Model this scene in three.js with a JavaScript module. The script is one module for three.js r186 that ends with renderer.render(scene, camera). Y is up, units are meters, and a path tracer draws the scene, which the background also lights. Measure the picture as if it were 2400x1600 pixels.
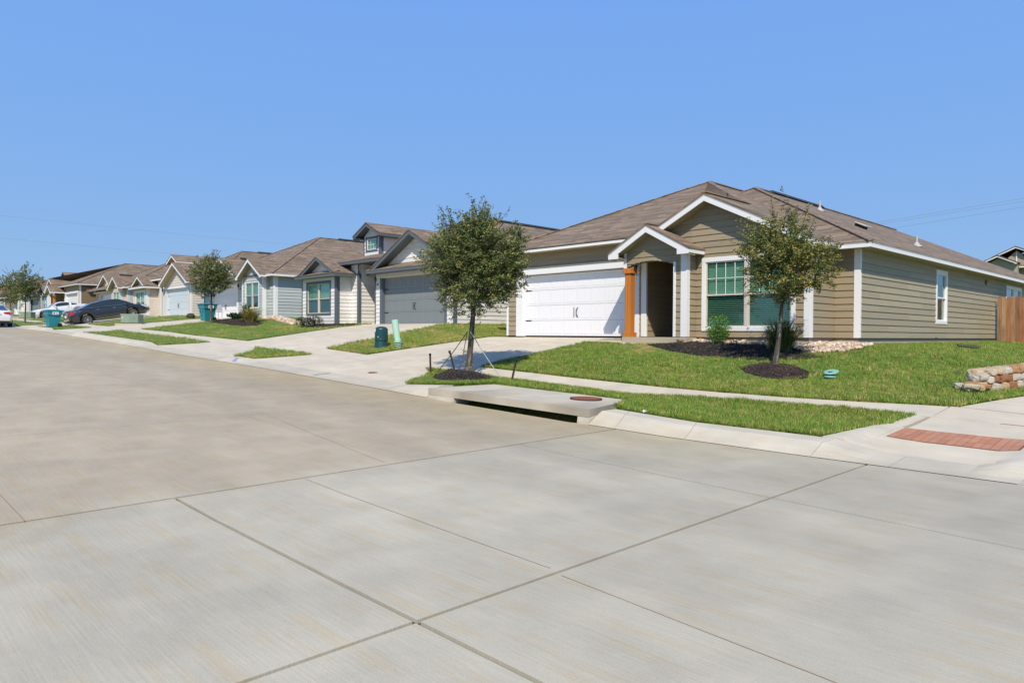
import * as THREE from 'three';
import { mergeGeometries } from 'three/addons/utils/BufferGeometryUtils.js';
import { RoundedBoxGeometry } from 'three/addons/geometries/RoundedBoxGeometry.js';
import { FontLoader } from 'three/addons/loaders/FontLoader.js';
import { TextGeometry } from 'three/addons/geometries/TextGeometry.js';

// ---------------------------------------------------------------- camera, sky, sun, exposure
const scene = new THREE.Scene();
const EYE = 1.65;
const camera = new THREE.PerspectiveCamera(50.84, 1024 / 682, 0.1, 1500);
{
  const yaw = -0.8043372, pit = -0.0098464, rol = 0.0060177;
  const f = new THREE.Vector3(Math.sin(yaw) * Math.cos(pit), Math.sin(pit), -Math.cos(yaw) * Math.cos(pit));
  const r = new THREE.Vector3(Math.cos(yaw), 0, Math.sin(yaw));
  const u = new THREE.Vector3().crossVectors(r, f);
  camera.position.set(0, EYE, 0);
  camera.up.copy(r.clone().multiplyScalar(-Math.sin(rol)).addScaledVector(u, Math.cos(rol)));
  camera.lookAt(f.clone().add(camera.position));
}
scene.add(camera);
const SUN = new THREE.Vector3(0.625, 1.0, 0.70).normalize();
{
  const W = 64, H = 512, d = new Float32Array(W * H * 4);
  // elevation in degrees, then linear sky colour
  const ks = [[-90, .24, .23, .21], [-3, .30, .30, .28], [0, .40, .58, .80], [3, .315, .515, .79], [8, .255, .465, .82], [15, .215, .425, .845], [26, .185, .385, .855], [45, .11, .275, .68], [90, .055, .155, .45]];
  for (let j = 0; j < H; j++) {
    const e = ((j + .5) / H - .5) * 180;
    let k = 0; while (k < ks.length - 2 && e > ks[k + 1][0]) k++;
    const a = ks[k], b = ks[k + 1], t = Math.min(1, Math.max(0, (e - a[0]) / (b[0] - a[0])));
    for (let i = 0; i < W; i++) { const o = (j * W + i) * 4; for (let c = 0; c < 3; c++) d[o + c] = a[c + 1] + (b[c + 1] - a[c + 1]) * t; d[o + 3] = 1; }
  }
  const sky = new THREE.DataTexture(d, W, H, THREE.RGBAFormat, THREE.FloatType);
  sky.mapping = THREE.EquirectangularReflectionMapping; sky.magFilter = THREE.LinearFilter; sky.minFilter = THREE.LinearFilter; sky.needsUpdate = true;
  scene.background = sky; scene.environment = sky;
}
const sun = new THREE.DirectionalLight(new THREE.Color().setRGB(1, .905, .755), 4.8);
sun.position.copy(SUN).multiplyScalar(120).add(new THREE.Vector3(-30, 0, -20)); sun.target.position.set(-30, 0, -20);
sun.castShadow = true; sun.shadow.mapSize.set(4096, 4096);
Object.assign(sun.shadow.camera, { left: -90, right: 90, top: 90, bottom: -90, near: 1, far: 320 });
scene.add(sun, sun.target);
const renderer = new THREE.WebGLRenderer({ antialias: true });
renderer.toneMapping = THREE.LinearToneMapping; renderer.toneMappingExposure = 1.0;
renderer.shadowMap.enabled = true;
renderer.setSize(1024, 682);

// ---------------------------------------------------------------- small tools
let seed = 7;
const rnd = () => { seed = (seed + 0x6D2B79F5) | 0; let t = Math.imul(seed ^ (seed >>> 15), 1 | seed); t = (t + Math.imul(t ^ (t >>> 7), 61 | t)) ^ t; return ((t ^ (t >>> 14)) >>> 0) / 4294967296; };
const rr = (a, b) => a + (b - a) * rnd();
const V = (x, y, z) => new THREE.Vector3(x, y, z);
const lerp = (a, b, t) => a + (b - a) * t, clamp = (x, a, b) => Math.min(b, Math.max(a, x));
const sstep = (a, b, x) => { const t = clamp((x - a) / (b - a), 0, 1); return t * t * (3 - 2 * t); };
function interp(x, xs, ys) {
  if (x <= xs[0]) return ys[0];
  for (let i = 1; i < xs.length; i++) if (x <= xs[i]) return lerp(ys[i - 1], ys[i], (x - xs[i - 1]) / (xs[i] - xs[i - 1]));
  return ys[ys.length - 1];
}
const names = {};
function numbered(n) { names[n] = (names[n] || 0) + 1; return names[n] === 1 ? n : n + '_' + String(names[n] - 1).padStart(3, '0'); }
function shadows(o) { o.traverse(m => { if (m.isMesh) { m.castShadow = true; m.receiveShadow = true; } }); }
function thing(name, label, category, pos = [0, 0, 0], turn = 0, group) {
  const o = new THREE.Group(); o.name = numbered(name); o.position.set(...pos); o.rotation.y = turn; scene.add(o);
  o.userData = { label, category }; if (group) o.userData.group = group; return o;
}
function part(name, geo, m, parent, label) {
  const o = new THREE.Mesh(geo, m); o.name = name; o.castShadow = o.receiveShadow = true; if (label) o.userData.label = label; parent.add(o); return o;
}
function solo(name, label, category, geo, m, group) {
  const o = new THREE.Mesh(geo, m); o.name = numbered(name); o.castShadow = o.receiveShadow = true; o.userData = { label, category }; if (group) o.userData.group = group; scene.add(o); return o;
}
function struct(name, geo, m, label) {
  const o = geo ? new THREE.Mesh(geo, m) : new THREE.Group(); o.name = numbered(name); o.castShadow = o.receiveShadow = true; o.userData = { kind: 'structure', label }; scene.add(o); return o;
}

// geometry collector: flat shaded faces, uv in metres along the slope of each face
class Geo {
  constructor() { this.p = []; this.u = []; this.o = [0, 0, 0]; }
  tri(a, b, c, ua) {
    const n = V(b[0] - a[0], b[1] - a[1], b[2] - a[2]).cross(V(c[0] - a[0], c[1] - a[1], c[2] - a[2])); if (n.lengthSq() < 1e-14) return;
    n.normalize();
    let e, s;
    if (Math.abs(n.y) > .999) { e = V(1, 0, 0); s = V(0, 0, 1); } else { e = V(0, 1, 0).cross(n).normalize(); s = n.clone().cross(e); if (s.y < 0) s.negate(); }
    for (const q of [a, b, c]) {
      this.p.push(q[0], q[1], q[2]);
      if (ua) this.u.push(...ua(q)); else { const w = V(q[0] + this.o[0], q[1] + this.o[1], q[2] + this.o[2]); this.u.push(w.dot(e), w.dot(s)); }
    }
  }
  poly(pts, ua) { for (let i = 1; i < pts.length - 1; i++) this.tri(pts[0], pts[i], pts[i + 1], ua); return this; }
  box(x0, x1, y0, y1, z0, z1) {
    if (x0 > x1) [x0, x1] = [x1, x0]; if (y0 > y1) [y0, y1] = [y1, y0]; if (z0 > z1) [z0, z1] = [z1, z0];
    const a = [x0, y0, z0], b = [x1, y0, z0], c = [x1, y1, z0], d = [x0, y1, z0], e = [x0, y0, z1], f = [x1, y0, z1], g = [x1, y1, z1], h = [x0, y1, z1];
    return this.poly([e, f, g, h]).poly([b, a, d, c]).poly([f, b, c, g]).poly([a, e, h, d]).poly([h, g, c, d]).poly([a, b, f, e]);
  }
  // polygon in the (x, y) plane pushed from z0 to z1
  prismZ(pts, z0, z1) { return this.prism(pts, (p, z) => [p[0], p[1], z], z0, z1); }
  prismX(pts, x0, x1) { return this.prism(pts, (p, x) => [x, p[1], p[0]], x0, x1); }
  prismY(pts, y0, y1) { return this.prism(pts, (p, y) => [p[0], y, p[1]], y0, y1); }
  prism(pts, f, a, b) {
    const v = pts.map(p => new THREE.Vector2(p[0], p[1]));
    for (const t of THREE.ShapeUtils.triangulateShape(v, [])) { this.tri(...t.map(i => f(pts[i], b))); this.tri(...[t[2], t[1], t[0]].map(i => f(pts[i], a))); }
    for (let i = 0; i < pts.length; i++) { const p = pts[i], q = pts[(i + 1) % pts.length]; this.poly([f(p, a), f(q, a), f(q, b), f(p, b)]); }
    return this;
  }
  // flat plate: top polygon, thickness straight down
  slab(pts, t) {
    if (V(...pts[1]).sub(V(...pts[0])).cross(V(...pts[2]).sub(V(...pts[0]))).y < 0) pts = [...pts].reverse();
    const lo = pts.map(p => [p[0], p[1] - t, p[2]]);
    this.poly(pts); this.poly([...lo].reverse());
    for (let i = 0; i < pts.length; i++) { const j = (i + 1) % pts.length; this.poly([pts[i], pts[j], lo[j], lo[i]]); }
    return this;
  }
  // square bar between two points
  bar(a, b, w, h = w) {
    const A = V(...a), B = V(...b), d = B.clone().sub(A).normalize(), r = Math.abs(d.y) > .95 ? V(1, 0, 0) : d.clone().cross(V(0, 1, 0)).normalize(), u = r.clone().cross(d);
    const c = (P, i, j) => P.clone().addScaledVector(r, i * w / 2).addScaledVector(u, j * h / 2).toArray();
    const a1 = c(A, -1, -1), a2 = c(A, 1, -1), a3 = c(A, 1, 1), a4 = c(A, -1, 1), b1 = c(B, -1, -1), b2 = c(B, 1, -1), b3 = c(B, 1, 1), b4 = c(B, -1, 1);
    return this.poly([a1, a2, a3, a4]).poly([b4, b3, b2, b1]).poly([a1, b1, b2, a2]).poly([a2, b2, b3, a3]).poly([a3, b3, b4, a4]).poly([a4, b4, b1, a1]);
  }
  build() {
    const g = new THREE.BufferGeometry();
    g.setAttribute('position', new THREE.Float32BufferAttribute(this.p, 3)); g.setAttribute('uv', new THREE.Float32BufferAttribute(this.u, 2)); g.computeVertexNormals(); return g;
  }
}
const bx = (x0, x1, y0, y1, z0, z1) => new Geo().box(x0, x1, y0, y1, z0, z1).build();
function rbox(x0, x1, y0, y1, z0, z1, r = .01, seg = 2) {
  const g = new RoundedBoxGeometry(Math.abs(x1 - x0), Math.abs(y1 - y0), Math.abs(z1 - z0), seg, Math.min(r, Math.abs(x1 - x0) / 2.01, Math.abs(y1 - y0) / 2.01, Math.abs(z1 - z0) / 2.01));
  g.translate((x0 + x1) / 2, (y0 + y1) / 2, (z0 + z1) / 2); return g;
}
function tube(pts, r0, r1, seg = 8, n = 8) {
  const c = new THREE.CatmullRomCurve3(pts.map(p => V(...p))), g = new THREE.TubeGeometry(c, seg, 1, n, false), P = g.attributes.position, v = V(0, 0, 0), m = V(0, 0, 0);
  for (let i = 0; i <= seg; i++) { c.getPointAt(i / seg, m); const r = lerp(r0, r1, i / seg); for (let j = 0; j <= n; j++) { const k = i * (n + 1) + j; v.fromBufferAttribute(P, k).sub(m).multiplyScalar(r).add(m); P.setXYZ(k, v.x, v.y, v.z); } }
  g.computeVertexNormals(); return g;
}
const lathe = (pts, n = 20) => new THREE.LatheGeometry(pts.map(p => new THREE.Vector2(p[0], p[1])), n);
const merge = gs => mergeGeometries(gs.map(g => { const q = g.index ? g.toNonIndexed() : g; for (const k of Object.keys(q.attributes)) if (!['position', 'normal', 'uv'].includes(k)) q.deleteAttribute(k); return q; }));

// ---------------------------------------------------------------- textures
function noiseGrid(n, s) { let q = s; const r = () => { q = (q * 1664525 + 1013904223) >>> 0; return q / 4294967296; }; const a = new Float32Array(n * n); for (let i = 0; i < n * n; i++) a[i] = r(); return a; }
const grids = [1, 2, 3, 4, 5, 6].map(s => noiseGrid(64, s * 7919));
// tileable value noise, period in cells
function vn(k, x, y, per) {
  const g = grids[k % 6], xi = Math.floor(x), yi = Math.floor(y), fx = x - xi, fy = y - yi, w = t => t * t * (3 - 2 * t);
  const at = (i, j) => g[(((j % per) + per) % per % 64) * 64 + (((i % per) + per) % per % 64)];
  const u = w(fx), v = w(fy); return lerp(lerp(at(xi, yi), at(xi + 1, yi), u), lerp(at(xi, yi + 1), at(xi + 1, yi + 1), u), v);
}
function fbm(k, x, y, per, oct = 4) { let s = 0, a = .5, t = 0; for (let o = 0; o < oct; o++) { s += a * vn(k + o, x, y, per); t += a; x *= 2; y *= 2; per *= 2; if (per > 64) per = 64; a *= .5; } return s / t; }
const s8 = l => 255 * (l <= .0031308 ? 12.92 * l : 1.055 * Math.pow(Math.max(l, 0), 1 / 2.4) - .055);
function tex(W, H, f, srgb = true, repU = 1, repV = 1) {
  const d = new Uint8Array(W * H * 4); const o = [0, 0, 0];
  for (let j = 0; j < H; j++) for (let i = 0; i < W; i++) { f(i / W, j / H, o, i, j); const k = (j * W + i) * 4; for (let c = 0; c < 3; c++) d[k + c] = clamp(srgb ? s8(o[c]) : o[c] * 255, 0, 255); d[k + 3] = 255; }
  const t = new THREE.DataTexture(d, W, H, THREE.RGBAFormat, THREE.UnsignedByteType);
  t.wrapS = t.wrapT = THREE.RepeatWrapping; t.magFilter = THREE.LinearFilter; t.minFilter = THREE.LinearMipmapLinearFilter; t.generateMipmaps = true; t.anisotropy = 8;
  if (srgb) t.colorSpace = THREE.SRGBColorSpace; t.repeat.set(repU, repV); t.needsUpdate = true; return t;
}
const grey = (v, o) => { o[0] = o[1] = o[2] = v; };
function mat(c, rough = .8, extra = {}) { return new THREE.MeshStandardMaterial({ color: Array.isArray(c) ? new THREE.Color().setRGB(...c) : c, roughness: rough, metalness: 0, ...extra }); }

// ---------------------------------------------------------------- materials
const M = {};
const concMap = tex(1024, 1024, (u, v, o) => {
  const a = fbm(0, u * 8, v * 8, 8, 5), s = vn(1, u * 16, v * 160, 64) * .55 + vn(2, u * 9, v * 300, 64) * .45, p = rnd();
  let k = .86 + .2 * (a - .5) + .08 * (s - .5) + .20 * (p - .5);
  const b = fbm(3, u * 5, v * 24, 5, 4), warm = sstep(.52, .75, b) * .10; if (p > .9985) k *= .62;
  o[0] = k * (1 + warm * .2); o[1] = k * (1 - warm * .35); o[2] = k * (1 - warm * 1.1);
}, true, 1 / 2.6, 1 / 2.6);
const concBump = tex(512, 512, (u, v, o) => grey(.5 + .5 * (vn(1, u * 3, v * 128, 64) - .5) + .35 * (rnd() - .5), o), false, 1 / 1.3, 1 / 1.3);
M.road = mat([.475, .436, .335], .92, { map: concMap, bumpMap: concBump, bumpScale: .0022, vertexColors: true });
M.walk = mat([.635, .58, .462], .92, { map: concMap, bumpMap: concBump, bumpScale: .0015, vertexColors: true });
M.curb = mat([.62, .572, .462], .9, { map: concMap, bumpMap: concBump, bumpScale: .0012, vertexColors: true });
M.slabConc = mat([.52, .45, .34], .95, { map: concMap, bumpMap: concBump, bumpScale: .002 });
M.joint = mat([.075, .062, .05], 1); M.soil = mat([.12, .085, .05], 1);
const grassMap = tex(1024, 1024, (u, v, o) => {
  const a = fbm(0, u * 6, v * 6, 6, 5), b = fbm(2, u * 20, v * 20, 20, 3), c = vn(4, u * 64, v * 64, 64), d = rnd(), e = vn(5, u * 150, v * 60, 64);
  const dry = sstep(.50, .72, a * .6 + b * .4), k = .62 + .35 * c + .38 * (d - .5) + .35 * (e - .5);
  o[0] = lerp(.15, .35, dry) * k; o[1] = lerp(.24, .30, dry) * k; o[2] = lerp(.026, .085, dry) * k;
}, true, 1 / 4.3, 1 / 4.3);
const grassBump = tex(512, 512, (u, v, o) => grey(rnd() * .6 + vn(3, u * 64, v * 64, 64) * .4, o), false, 1 / 1.6, 1 / 1.6);
M.lawn = mat([1, 1, 1], 1, { map: grassMap, bumpMap: grassBump, bumpScale: .02, vertexColors: true });
M.field = mat([.85, .85, .8], 1, { map: grassMap });
M.blade = mat([1, 1, 1], .75, { side: THREE.DoubleSide });
// shingles: 28 courses of 0.143 m in a 4 m tile, each tab its own tone
const tabs = []; for (let r = 0; r < 28; r++) { const row = []; let x = 0; while (x < 1) { const w = rr(.05, .24), q = rnd(); row.push([x, q < .25 ? rr(.25, .6) : q > .8 ? rr(1.5, 2.0) : rr(.75, 1.25), rnd(), rnd() < .5 ? .5 : 1]); x += w; } tabs.push(row); }
function shingleAt(u, v) { const rI = Math.min(27, Math.floor(v * 28)), row = tabs[rI]; let k = 0; while (k < row.length - 1 && row[k + 1][0] <= u) k++; return [row[k], v * 28 - rI, (u - row[k][0])]; }
const shMap = tex(1024, 1024, (u, v, o) => {
  const [t, f] = shingleAt(u, v), n = rnd(), m = fbm(1, u * 5, v * 5, 5, 3);
  let k = (.62 + .42 * t[1] * .9) * (.85 + .3 * (n - .5)) * (.8 + .4 * m); if (f < .12) k *= .55; else if (f > .9) k *= .85;
  const w = t[2]; o[0] = k * lerp(.180, .20, w); o[1] = k * lerp(.157, .155, w); o[2] = k * lerp(.142, .126, w);
}, true, .25, .25);
const shBump = tex(512, 512, (u, v, o) => { const [t, f] = shingleAt(u, v); grey((1 - f) * .75 + (t[3] < 1 ? 0 : .2) + rnd() * .05, o); }, false, .25, .25);
M.roof = mat([1.26, 1.15, .94], .95, { map: shMap, bumpMap: shBump, bumpScale: .012 });
M.roofRed = mat([1.15, .72, .58], .95, { map: shMap, bumpMap: shBump, bumpScale: .012 });
M.vent = mat([.025, .024, .023], .7);
const woodNoise = tex(512, 512, (u, v, o) => { const a = vn(0, u * 4, v * 64, 64), b = fbm(2, u * 3, v * 12, 3, 4); grey(.86 + .12 * (a - .5) + .16 * (b - .5) + .05 * (rnd() - .5), o); }, true, .55, 2.2);
const sidingBump = tex(256, 512, (u, v, o) => grey(vn(0, u * 4, v * 64, 64) * .6 + vn(1, u * 8, v * 128, 64) * .4, o), false, .7, 2.5);
const paint = (c, r = .62) => mat(c, r, { map: woodNoise, bumpMap: sidingBump, bumpScale: .0012 });
function shades(c, r) { return [.93, 1, 1.05].map(k => paint(c.map(x => x * k * 1.12), r)); }
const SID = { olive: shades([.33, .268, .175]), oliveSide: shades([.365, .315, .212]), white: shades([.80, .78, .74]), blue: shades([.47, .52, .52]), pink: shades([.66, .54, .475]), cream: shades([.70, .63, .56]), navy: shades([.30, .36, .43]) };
M.white = mat([.80, .80, .80], .5); M.whiteDoor = mat([.80, .80, .82], .45); M.slate = mat([.105, .125, .145], .55); M.slateDoor = mat([.20, .225, .235], .5); M.greyDoor = mat([.55, .62, .65], .5);
M.cream = mat([.62, .56, .46], .7); M.tan = mat([.40, .335, .215], .8); M.drip = mat([.36, .40, .39], .5); M.darkTrim = mat([.045, .04, .04], .8); M.vinyl = mat([.62, .56, .49], .5); M.navyTrim = mat([.035, .045, .075], .6);
M.dark = mat([.012, .012, .012], .9); M.black = mat([.015, .015, .016], .5); M.blackMetal = mat([.02, .02, .022], .45, { metalness: .3 });
M.glass = new THREE.MeshPhysicalMaterial({ color: new THREE.Color().setRGB(.74, .91, .84), roughness: .03, metalness: 0, transmission: 1, thickness: 0, ior: 1.6, specularIntensity: 1 });
M.glassDark = new THREE.MeshPhysicalMaterial({ color: new THREE.Color().setRGB(.02, .035, .035), roughness: .05, metalness: 0, clearcoat: 1, clearcoatRoughness: .03 });
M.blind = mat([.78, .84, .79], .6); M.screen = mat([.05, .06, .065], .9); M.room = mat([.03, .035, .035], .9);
const cedarMap = tex(256, 512, (u, v, o) => { const g = fbm(0, u * 14 + vn(2, u * 2, v * 4, 4) * 2, v * 3, 14, 4), b = vn(3, u * 40, v * 6, 40), st = sstep(.25, .7, fbm(4, u * 3, v * 3, 3, 3)); const k = .65 + .5 * (g - .5) + .3 * (b - .5) + .3 * st; o[0] = k; o[1] = k * .93; o[2] = k * .86; }, true, 2.2, .55);
M.cedar = mat([.60, .215, .03], .6, { map: cedarMap }); M.picket = [[.40, .19, .095], [.42, .24, .135], [.36, .22, .13], [.45, .29, .17], [.30, .155, .085]].map(c => mat(c.map(x => x * .95), .9, { map: cedarMap }));
M.mulch = mat([.022, .019, .017], 1); M.chip = mat([1, 1, 1], .9); M.rock = mat([1, 1, 1], .9);
const barkMap = tex(256, 256, (u, v, o) => { const k = fbm(0, u * 10, v * 5, 10, 4), p = sstep(.55, .75, fbm(3, u * 6, v * 8, 6, 3)); o[0] = .035 + .10 * k + .13 * p; o[1] = .03 + .085 * k + .12 * p; o[2] = .024 + .07 * k + .1 * p; }, true, 2, 1);
M.bark = mat([1, 1, 1], .95, { map: barkMap }); M.twig = mat([.085, .07, .055], .9);
M.leaf = new THREE.MeshPhysicalMaterial({ color: 0xffffff, roughness: .55, transmission: .22, thickness: 0, side: THREE.DoubleSide, specularIntensity: .5 });
M.rust = mat([.27, .085, .035], .85, { map: concMap }); M.stake = mat([.05, .03, .024], .8); M.strap = mat([.33, .35, .33], .7);
M.teal = mat([.008, .055, .065], .38); M.mint = mat([.36, .60, .47], .55); M.bin = mat([.022, .235, .29], .45); M.box = mat([.21, .28, .215], .6); M.rubber = mat([.012, .012, .012], .85);
M.sticker = mat([.85, .87, .87], .5); M.print = mat([.06, .12, .14], .6);

// ---------------------------------------------------------------- lie of the land (heights at eye = 0, then lifted)
const RX = [-260, -160, -130, -100, -76, -60, -49, -40.7, -32.5, -26, -20, -17.3, -13.5, -11, -8, -6, -4, 0, 5, 20, 60], RY = [3.6, 2.4, 1.9, 1.35, .78, .33, .06, -.23, -.52, -.78, -.98, -1.09, -1.24, -1.35, -1.45, -1.5, -1.52, -1.54, -1.56, -1.6, -1.9];
const TX = [-260, -160, -112, -97, -93, -81, -78, -67, -64, -53, -50, -38, -34, -22.3, -19.6, -13, -9, -6.5, -4, -1.5, 1, 4, 20, 60], TY = [3.8, 2.8, 2.3, 2.0, 1.75, 1.75, 1.5, 1.45, 1.2, 1.2, .9, .85, .42, .42, -.1, -.1, -.2, -.28, -.52, -.9, -1.1, -1.25, -1.4, -1.7];
// where the kerb stands up (1) or is dropped for driveways (0)
const CX = [-75.5, -74.5, -60, -59, -53.5, -52.5, -49, -48.4, -42.4, -41.6, -31.4, -30.5, -23.4, -22.9, -21.9, -21.3, -13.7, -11.9, -7.5, -6.0, -3.95, -3.3, -2.2, -1.85], CY = [0, 1, 1, 0, 0, 1, 1, 0, 0, 1, 1, 0, 0, .55, .55, 0, 0, 1.55, 1.4, 1, 1, 0, 0, 1];
function Gh(x, z) {
  let d = -9 - z; const R = interp(x, RX, RY);
  // the kerb line swings round the corner on a 5 m radius
  if (x > -3.2 && z < -9) {
    const e = z < -14.1 ? 1.8 - x : 5 - Math.hypot(x + 3.2, z + 14.1); if (e < 0) return R + .002 * e;
    const k = x > -1.6 ? 1 : interp(x, CX, CY), kerb = .14 * (k + (1 - k) * Math.min(1, e / 2.6)) * Math.min(1, e / .35);
    const b0 = R + .14 + .03 * Math.min(d, 2.6), rise = (d < 2.6 ? 0 : (interp(Math.min(x, -1.3), TX, TY) - b0) * Math.min(1, (d - 2.6) / 6.2)) + .03 * Math.min(d, 2.6);
    return R + kerb + rise * clamp(e / (x < -1.3 ? 1.7 : 2.6), 0, 1);
  }
  if (d < 0) return z > 3 ? R - .12 + .13 * Math.min(1, (z - 3) / .3) + .02 * Math.min(z - 3, 12) : R + .01 * d;
  const c = interp(x, CX, CY), b = R + .14 * (c + (1 - c) * Math.min(1, d / 2.6)) * Math.min(1, d / .35) + .03 * Math.min(d, 2.6);
  if (d < 2.6) return b;
  const t = interp(x, TX, TY); return b + (t - b) * Math.min(1, (d - 2.6) / 6.2) + .004 * Math.max(0, d - 8.8);
}
const G = (x, z) => Gh(x, z) + EYE;

// cut a flat polygon into cells and lay it on the ground
function clipHalf(p, f) { const r = []; for (let i = 0; i < p.length; i++) { const a = p[i], b = p[(i + 1) % p.length], fa = f(a), fb = f(b); if (fa >= 0) r.push(a); if ((fa >= 0) !== (fb >= 0)) { const t = fa / (fa - fb); r.push([lerp(a[0], b[0], t), lerp(a[1], b[1], t)]); } } return r; }
function drape(poly, yo, cell, skirt, tint, yf = G) {
  const P = [], U = [], C = [], xs = poly.map(p => p[0]), zs = poly.map(p => p[1]), x0 = Math.min(...xs), x1 = Math.max(...xs), z0 = Math.min(...zs), z1 = Math.max(...zs);
  const put = (x, y, z) => { P.push(x, y, z); U.push(x, z); if (tint) C.push(...tint(x, z)); };
  const area = poly.reduce((s, p, i) => { const q = poly[(i + 1) % poly.length]; return s + p[0] * q[1] - q[0] * p[1]; }, 0);
  const nx = Math.max(1, Math.ceil((x1 - x0) / cell)), nz = Math.max(1, Math.ceil((z1 - z0) / cell));
  for (let i = 0; i < nx; i++) {
    const a = lerp(x0, x1, i / nx), b = lerp(x0, x1, (i + 1) / nx);
    const col = clipHalf(clipHalf(poly, p => p[0] - a), p => b - p[0]); if (col.length < 3) continue;
    for (let j = 0; j < nz; j++) {
      const c = lerp(z0, z1, j / nz), d = lerp(z0, z1, (j + 1) / nz), q = clipHalf(clipHalf(col, p => p[1] - c), p => d - p[1]);
      if (q.length < 3) continue;
      const v = q.map(p => new THREE.Vector2(p[0], p[1]));
      for (const t of THREE.ShapeUtils.triangulateShape(v, [])) {
        const A = q[t[0]], B = q[t[1]], D = q[t[2]], cr = (B[0] - A[0]) * (D[1] - A[1]) - (B[1] - A[1]) * (D[0] - A[0]); if (Math.abs(cr) < 1e-9) continue;
        for (const k of cr < 0 ? [A, B, D] : [A, D, B]) put(k[0], yf(k[0], k[1]) + yo, k[1]);
      }
    }
  }
  const nTop = P.length / 3;
  if (skirt) for (let i = 0; i < poly.length; i++) {
    let a = poly[i], b = poly[(i + 1) % poly.length]; if (area < 0) [a, b] = [b, a];
    const n = Math.max(1, Math.ceil(Math.hypot(b[0] - a[0], b[1] - a[1]) / cell));
    for (let k = 0; k < n; k++) { const p = [lerp(a[0], b[0], k / n), lerp(a[1], b[1], k / n)], q = [lerp(a[0], b[0], (k + 1) / n), lerp(a[1], b[1], (k + 1) / n)], yp = yf(...p) + yo, yq = yf(...q) + yo; put(p[0], yp, p[1]); put(p[0], yp - skirt, p[1]); put(q[0], yq, q[1]); put(q[0], yq, q[1]); put(p[0], yp - skirt, p[1]); put(q[0], yq - skirt, q[1]); }
  }
  const g = new THREE.BufferGeometry(); g.setAttribute('position', new THREE.Float32BufferAttribute(P, 3)); g.setAttribute('uv', new THREE.Float32BufferAttribute(U, 2));
  if (tint) g.setAttribute('color', new THREE.Float32BufferAttribute(C, 3));
  // smooth normals from the ground itself on top, flat ones on the skirt
  g.computeVertexNormals(); const N = g.attributes.normal;
  for (let i = 0; i < nTop; i++) { const x = P[3 * i], z = P[3 * i + 2], e = .12, n = V((yf(x - e, z) - yf(x + e, z)) / (2 * e), 1, (yf(x, z - e) - yf(x, z + e)) / (2 * e)).normalize(); N.setXYZ(i, n.x, n.y, n.z); }
  return g;
}
const rect = (x0, x1, z0, z1) => [[x0, z0], [x1, z0], [x1, z1], [x0, z1]];
const inside = (x, z, p) => { let r = false; for (let i = 0, j = p.length - 1; i < p.length; j = i++) if ((p[i][1] > z) !== (p[j][1] > z) && x < (p[j][0] - p[i][0]) * (z - p[i][1]) / (p[j][1] - p[i][1]) + p[i][0]) r = !r; return r; };

// ---------------------------------------------------------------- ground, road, kerb, pavement
{
  // the bare earth under everything, out to the horizon
  const P = [], U = [], I = [], xs = [], zs = [];
  for (let x = -900; x < -140; x += 95) xs.push(x); for (let x = -140; x <= 30; x += 2.5) xs.push(x); for (let x = 60; x <= 900; x += 105) xs.push(x);
  for (let z = -900; z < -60; z += 84) zs.push(z); for (let z = -60; z <= 30; z += .75) zs.push(z); for (let z = 60; z <= 900; z += 105) zs.push(z);
  xs.forEach(x => zs.forEach(z => { const onRoad = (z > -9.6 && z < 3.3) || (x > -3.5 && x < 12); P.push(x, G(clamp(x, -260, 60), clamp(z, -60, 30)) - (onRoad ? .28 : .10), z); U.push(x, z); }));
  for (let i = 0; i < xs.length - 1; i++) for (let j = 0; j < zs.length - 1; j++) { const a = i * zs.length + j, b = a + zs.length; I.push(a, a + 1, b, b, a + 1, b + 1); }
  const g = new THREE.BufferGeometry(); g.setAttribute('position', new THREE.Float32BufferAttribute(P, 3)); g.setAttribute('uv', new THREE.Float32BufferAttribute(U, 2)); g.setIndex(I); g.computeVertexNormals();
  struct('ground', g, M.field, 'open grassy ground under and beyond the houses');
}
const mot = (x, z, f, k) => fbm(k, x * f + 31.7, z * f + 17.3, 64, 3) - .5;
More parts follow.
